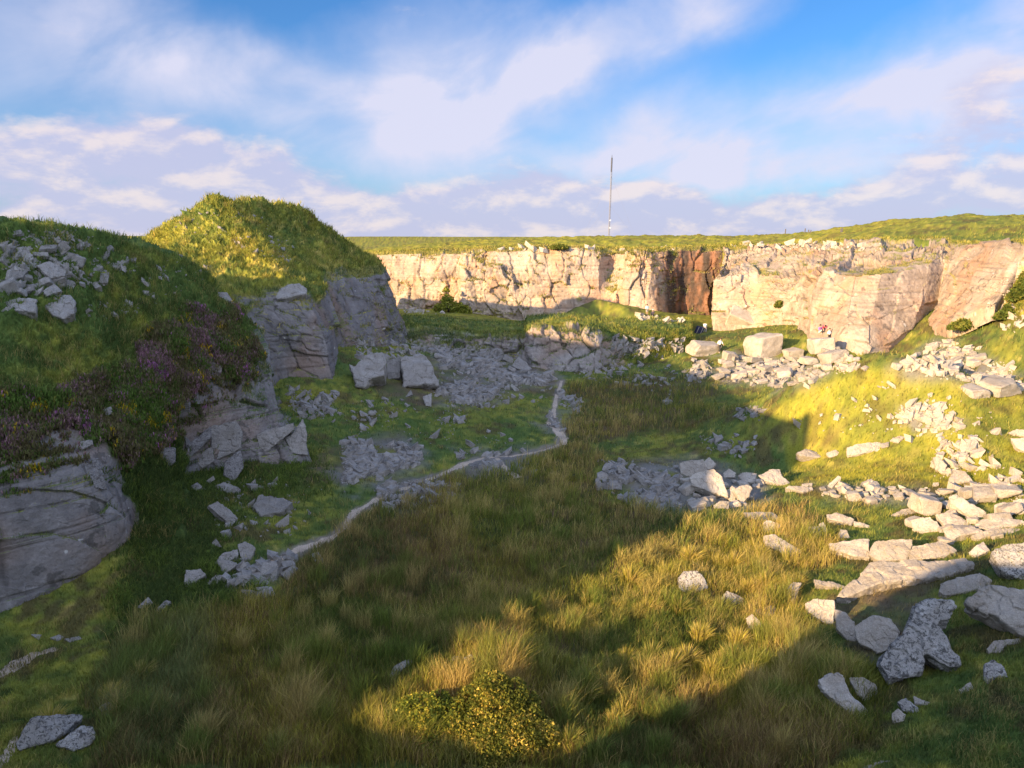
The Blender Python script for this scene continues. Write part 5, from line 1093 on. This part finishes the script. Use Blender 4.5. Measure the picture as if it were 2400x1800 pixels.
# ------------------------------------------------------------------ mast and fence posts
def tube(bm, a, b, r0, r1, n=6):
    a, b = Vector(a), Vector(b); d = (b-a).normalized(); u = d.orthogonal().normalized(); w = d.cross(u)
    lo = [bm.verts.new(a+(u*math.cos(k*2*math.pi/n)+w*math.sin(k*2*math.pi/n))*r0) for k in range(n)]; hi = [bm.verts.new(b+(u*math.cos(k*2*math.pi/n)+w*math.sin(k*2*math.pi/n))*r1) for k in range(n)]
    for k in range(n): bm.faces.new((lo[k], lo[(k+1) % n], hi[(k+1) % n], hi[k]))
    bm.faces.new(lo[::-1]); bm.faces.new(hi)
def bmobj(name, fn, mat, parent=None, loc=(0, 0, 0)):
    bm = bmesh.new(); fn(bm); me = bpy.data.meshes.new(name); bm.to_mesh(me); bm.free(); me.materials.append(mat); o = link(name, me, parent); o.location = loc; return o
M_STEEL = flat_material('galvanised_steel', (.20, .20, .23)); M_DARKSTEEL = flat_material('dark_aerial_cover', (.07, .075, .10)); M_POST = flat_material('grey_weathered_wood', (.10, .09, .085))
def build_mast():
    ft = P(1426.5, 559, 1900); tp = P(1434.5, 363, 1900); h = np.linalg.norm(tp-ft); ax = (tp-ft)/h
    root = bpy.data.objects.new('radio_mast', None); COL.objects.link(root); root.location = ft; tag(root, 'very tall thin steel mast on the far skyline', 'mast')
    def lat(bm):
        q = [Vector((math.cos(k*2.094)*1.7, math.sin(k*2.094)*1.7, 0)) for k in range(3)]; N = 42; A = Vector(ax); H = h*.80
        for k in range(3): tube(bm, q[k], q[k]+A*H, .55, .5, 5)
        for s_ in range(N):
            for k in range(3): tube(bm, q[k]+A*(H*s_/N), q[(k+1) % 3]+A*(H*(s_+1)/N), .24, .24, 4)
    bmobj('lattice', lat, M_STEEL, root)
    bmobj('aerial_cylinder', lambda bm: tube(bm, ax*h*.80, ax*h*.965, 1.9, 1.9, 10), M_DARKSTEEL, root)
    bmobj('spike', lambda bm: tube(bm, ax*h*.965, ax*h, .8, .4, 6), M_DARKSTEEL, root)
    for f in (.13, .22): bmobj('dish', lambda bm: (tube(bm, ax*h*f+np.array([1.2, -1.2, 0]), ax*h*f+np.array([1.9, -3.0, 0]), 1.4, 2.1, 10)), flat_material('white_dish', (.75, .75, .75)), root)
    rr = np.linspace(0, 2*math.pi, 3, endpoint=False)+.4
    for a in rr: bmobj('guy_wire', lambda bm: [tube(bm, ax*h*f, (math.cos(a)*h*.4, math.sin(a)*h*.4, -3), .10, .10, 4) for f in (.4, .75)], M_STEEL, root)
build_mast()
def post(px, ytop, ybot, label):
    best = None
    for Y in np.arange(120, 190, 1.0):                     # stand it on the skyline ridge
        p = P(px, ybot, Y); z = vdrop(p[0], Y); e = z-p[2]
        if best is None or abs(e) < best[0]: best = (abs(e), Y, z)
    Y = best[1]; p = P(px, ybot, Y); t = P(px+1.5, ytop, Y); h = t[2]-p[2]
    def f(bm): tube(bm, (0, 0, -.4), (t[0]-p[0], 0, h), .11, .10, 8); tube(bm, (t[0]-p[0], 0, h), (t[0]-p[0], 0, h+.06), .10, .05, 8)
    tag(bmobj('fence_post', f, M_POST, None, p), label, 'fence post', 'fence posts along the skyline')
for a, t_, b, lab in [(1840,537,549,'lone fence post furthest along the skyline towards the mast'),(1886,536,546,'tallest of the three middle fence posts on the skyline'),(1894,539,546,'middle one of the three middle fence posts on the skyline'),(1899,540,546,'shortest of the three middle fence posts on the skyline'),
    (1970,536,544,'left half of the close pair of fence posts on the skyline'),(1973,535,544,'right half of the close pair of fence posts on the skyline'),(1979,533,545,'tallest leaning fence post right of the close pair')]: post(a, t_, b, lab)

# ------------------------------------------------------------------ the climbers
def skin_mesh(name, chains, mat, parent, sub=2):
    """chains: list of [(x,y,z,r), ...]; a chain whose first point equals an existing one joins there"""
    me = bpy.data.meshes.new(name); verts, edges, rad = [], [], []
    def idx(p):
        for k, q in enumerate(verts):
            if (Vector(q)-Vector(p[:3])).length < 1e-4: return k
        verts.append(tuple(p[:3])); rad.append(p[3]); return len(verts)-1
    for ch in chains:
        ids = [idx(p) for p in ch]; edges += [(a, b) for a, b in zip(ids, ids[1:])]
    me.from_pydata(verts, edges, []); o = link(name, me, parent)
    m = o.modifiers.new('skin', 'SKIN'); m.use_smooth_shade = True
    for k, r in enumerate(rad): me.skin_vertices[0].data[k].radius = (r, r)
    me.skin_vertices[0].data[0].use_root = True
    s_ = o.modifiers.new('sub', 'SUBSURF'); s_.levels = sub; s_.render_levels = sub
    dg = bpy.context.evaluated_depsgraph_get(); nm = bpy.data.meshes.new_from_object(o.evaluated_get(dg)); o.modifiers.clear(); o.data = nm; nm.name = name
    nm.materials.clear(); nm.materials.append(mat)
    for p in nm.polygons: p.use_smooth = True
    return o
M_SKIN = flat_material('skin', (.45, .28, .20)); HAIRS = flat_material('dark_hair', (.03, .022, .018))
POSES = {  # joints in metres, figure faces -y (towards the viewer)
 'stand': dict(pel=(0,0,.93), ch=(0,.01,1.32), nk=(0,0,1.47), hd=(0,-.02,1.62), sh=.19, el=((-.27,-.03,1.14),(.27,-.03,1.14)), wr=((-.25,-.16,.94),(.25,-.14,.93)), kn=((-.10,-.03,.50),(.12,-.02,.50)), an=((-.11,.02,.08),(.14,.03,.08))),
 'walk': dict(pel=(0,0,.92), ch=(.03,.02,1.31), nk=(.05,.01,1.46), hd=(.09,0,1.60), sh=.19, el=((-.20,.14,1.13),(.30,-.12,1.12)), wr=((-.12,.10,.95),(.36,-.20,.98)), kn=((-.02,-.12,.50),(.10,.10,.50)), an=((-.10,-.05,.09),(.22,.26,.12))),
 'bend': dict(pel=(0,0,.80), ch=(.10,-.26,1.05), nk=(.13,-.38,1.10), hd=(.15,-.50,1.10), sh=.19, el=((-.12,-.42,.85),(.30,-.40,.85)), wr=((-.05,-.50,.60),(.24,-.52,.60)), kn=((-.12,-.10,.46),(.14,-.08,.46)), an=((-.13,.04,.08),(.15,.05,.08))),
 'sit': dict(pel=(0,0,.20), ch=(0,-.02,.58), nk=(0,-.02,.73), hd=(0,-.05,.88), sh=.18, el=((-.27,-.10,.42),(.27,-.10,.42)), wr=((-.18,-.32,.42),(.18,-.30,.42)), kn=((-.14,-.40,.46),(.15,-.40,.44)), an=((-.13,-.48,.06),(.15,-.52,.06))),
}
def person(px, py, pose, yaw, label, shirt, trousers, hair=None, bare_legs=False, scale=1.0):
    p, _ = cast(px, py); root = bpy.data.objects.new('person', None); COL.objects.link(root); root.location = p; root.rotation_euler = (0, 0, yaw); root.scale = (scale,)*3; tag(root, label, 'person')
    J = POSES[pose]; pel, ch, nk, hd, sh = J['pel'], J['ch'], J['nk'], J['hd'], J['sh']
    A = lambda q, r: (*q, r); mid = tuple((a+b)/2 for a, b in zip(pel, ch)); lerp = lambda a, b, t: tuple(x+(y-x)*t for x, y in zip(a, b))
    top = lerp(nk, hd, 1.75)
    ch_ = [[A(pel, .135), A(mid, .12), A(ch, .135), A(nk, .055), A(lerp(nk, hd, .7), .075), A(hd, .095), A(top, .06)]]
    tor = [[A(pel, .15), A(mid, .138), A(ch, .152), A(lerp(ch, nk, .75), .08)]]; leg = [[A(pel, .158), A(lerp(pel, mid, .5), .145)]]; feet = []
    for k, s_ in ((0, -1), (1, 1)):
        shp = (ch[0]+s_*sh, ch[1], ch[2]+.06); e, w, kn, an = J['el'][k], J['wr'][k], J['kn'][k], J['an'][k]; hip = (pel[0]+s_*.095, pel[1], pel[2]-.05)
        hand = lerp(e, w, 1.22)
        ch_.append([A(ch, .135), A(shp, .06), A(e, .042), A(w, .028), A(hand, .038)])
        for q in range(4): ch_.append([A(hand, .038), A((hand[0]+s_*.01*(q-1.5), hand[1]-.012*(q-1.5), hand[2]-.05-.01*(q in (1, 2))), .011), A((hand[0]+s_*.012*(q-1.5), hand[1]-.02-.012*(q-1.5), hand[2]-.085-.012*(q in (1, 2))), .009)])
        ch_.append([A(hand, .038), A((hand[0]-s_*.035, hand[1]-.03, hand[2]-.02), .012), A((hand[0]-s_*.04, hand[1]-.045, hand[2]-.05), .009)])
        toe = (an[0], an[1]-.17, an[2]-.04)
        ch_.append([A(pel, .135), A(hip, .09), A(kn, .056), A(an, .042), A(toe, .035)])
        tor.append([A(ch, .152), A((shp[0], shp[1], shp[2]), .075), A(e, .058), A(lerp(e, w, .45), .05)])
        end = lerp(hip, kn, .75) if bare_legs else lerp(kn, an, .85); leg.append([A(pel, .158), A(hip, .105)]+([A(end, .085)] if bare_legs else [A(kn, .075), A(end, .062)]))
        feet.append([A(lerp(kn, an, .95), .05), A(an, .052), A(toe, .044)])
    skin_mesh('body', ch_, M_SKIN, root, 1); skin_mesh('shirt', tor, flat_material('shirt_cloth', shirt), root); skin_mesh('trousers', leg, flat_material('trouser_cloth', trousers), root)
    for f in feet: skin_mesh('shoe', [f], flat_material('shoe_leather', (.5, .5, .5) if sum(trousers) < .3 else (.05, .05, .05)), root)
    up = Vector(hd)-Vector(nk); up.normalize(); hb = Vector(hd)+up*.035+Vector((0, .02, 0))
    def hairf(bm):
        bmesh.ops.create_icosphere(bm, subdivisions=2, radius=.112, matrix=Matrix.Translation(hb)); bmesh.ops.delete(bm, geom=[v for v in bm.verts if (v.co-Vector(hd)).dot(up) < -.02 and v.co.y < hd[1]+.03], context='VERTS')
    bmobj('hair', hairf, flat_material('hair_colour', hair) if hair else HAIRS, root)
    def facef(bm):
        for s_ in (-1, 1): bmesh.ops.create_icosphere(bm, subdivisions=1, radius=.012, matrix=Matrix.Translation((hd[0]+s_*.033, hd[1]-.086, hd[2]+.01)))
        bmesh.ops.create_icosphere(bm, subdivisions=1, radius=.012, matrix=Matrix.Translation((hd[0], hd[1]-.082, hd[2]-.055)) @ Matrix.Diagonal((2, .6, .5, 1)))
    bmobj('face', facef, HAIRS, root)
    bmobj('nose', lambda bm: tube(bm, (hd[0], hd[1]-.08, hd[2]+.01), (hd[0], hd[1]-.108, hd[2]-.025), .008, .014, 6), M_SKIN, root)
    return root
person(1516, 741, 'stand', .4, 'person in a pale blue top with bare legs, at the foot of the leaning pillar', (.45,.68,.75), (.5,.42,.36), bare_legs=True)
person(1530, 741, 'sit', -.5, 'person in dark clothes with a pale hat sitting beside the one in pale blue', (.05,.04,.06), (.05,.045,.06), (.6,.55,.6))
person(1652, 780, 'bend', 2.6, 'person in white bending forward, at the edge of shade below the dark recess', (.85,.85,.84), (.30,.27,.30))
person(1686, 828, 'walk', .5, 'person in a loose white top and dark trousers walking past the half-lit boulder', (.88,.88,.87), (.03,.03,.035))
person(1921, 782, 'sit', .5, 'person in a purple top crouched at the foot of the great slab', (.42,.16,.50), (.6,.58,.55))
person(1929, 783, 'bend', -.3, 'person in a crimson jacket stooping at the foot of the great slab', (.62,.06,.13), (.05,.05,.06), scale=.85)
person(1942, 804, 'walk', .9, 'person in a white shirt and black trousers stepping over the blocks', (.85,.85,.84), (.015,.015,.02), scale=.9)
def pad():
    p, _ = cast(1636, 782); m = flat_material('navy_padded_cloth', (.03, .035, .10)); st = flat_material('pale_strap', (.5, .45, .42))
    root = bpy.data.objects.new('crash_pad', None); COL.objects.link(root); root.location = p; root.rotation_euler = (R(18), R(14), .3); tag(root, 'navy folded climbing mat leaning beside the bending person in white', 'crash pad')
    def f(bm):
        for k in (0, 1):
            bmesh.ops.create_cube(bm, size=1, matrix=Matrix.Translation((0, k*.15, .5)) @ Matrix.Diagonal((1.1, .13, 1.0, 1)))
        bmesh.ops.bevel(bm, geom=bm.edges[:], offset=.04, segments=2, affect='EDGES')
    bmobj('mat', f, m, root)
    for s_ in (-.3, .3): bmobj('strap', lambda bm: bmesh.ops.create_cube(bm, size=1, matrix=Matrix.Translation((s_, -.08, .5)) @ Matrix.Diagonal((.07, .02, .9, 1))), st, root)
pad()
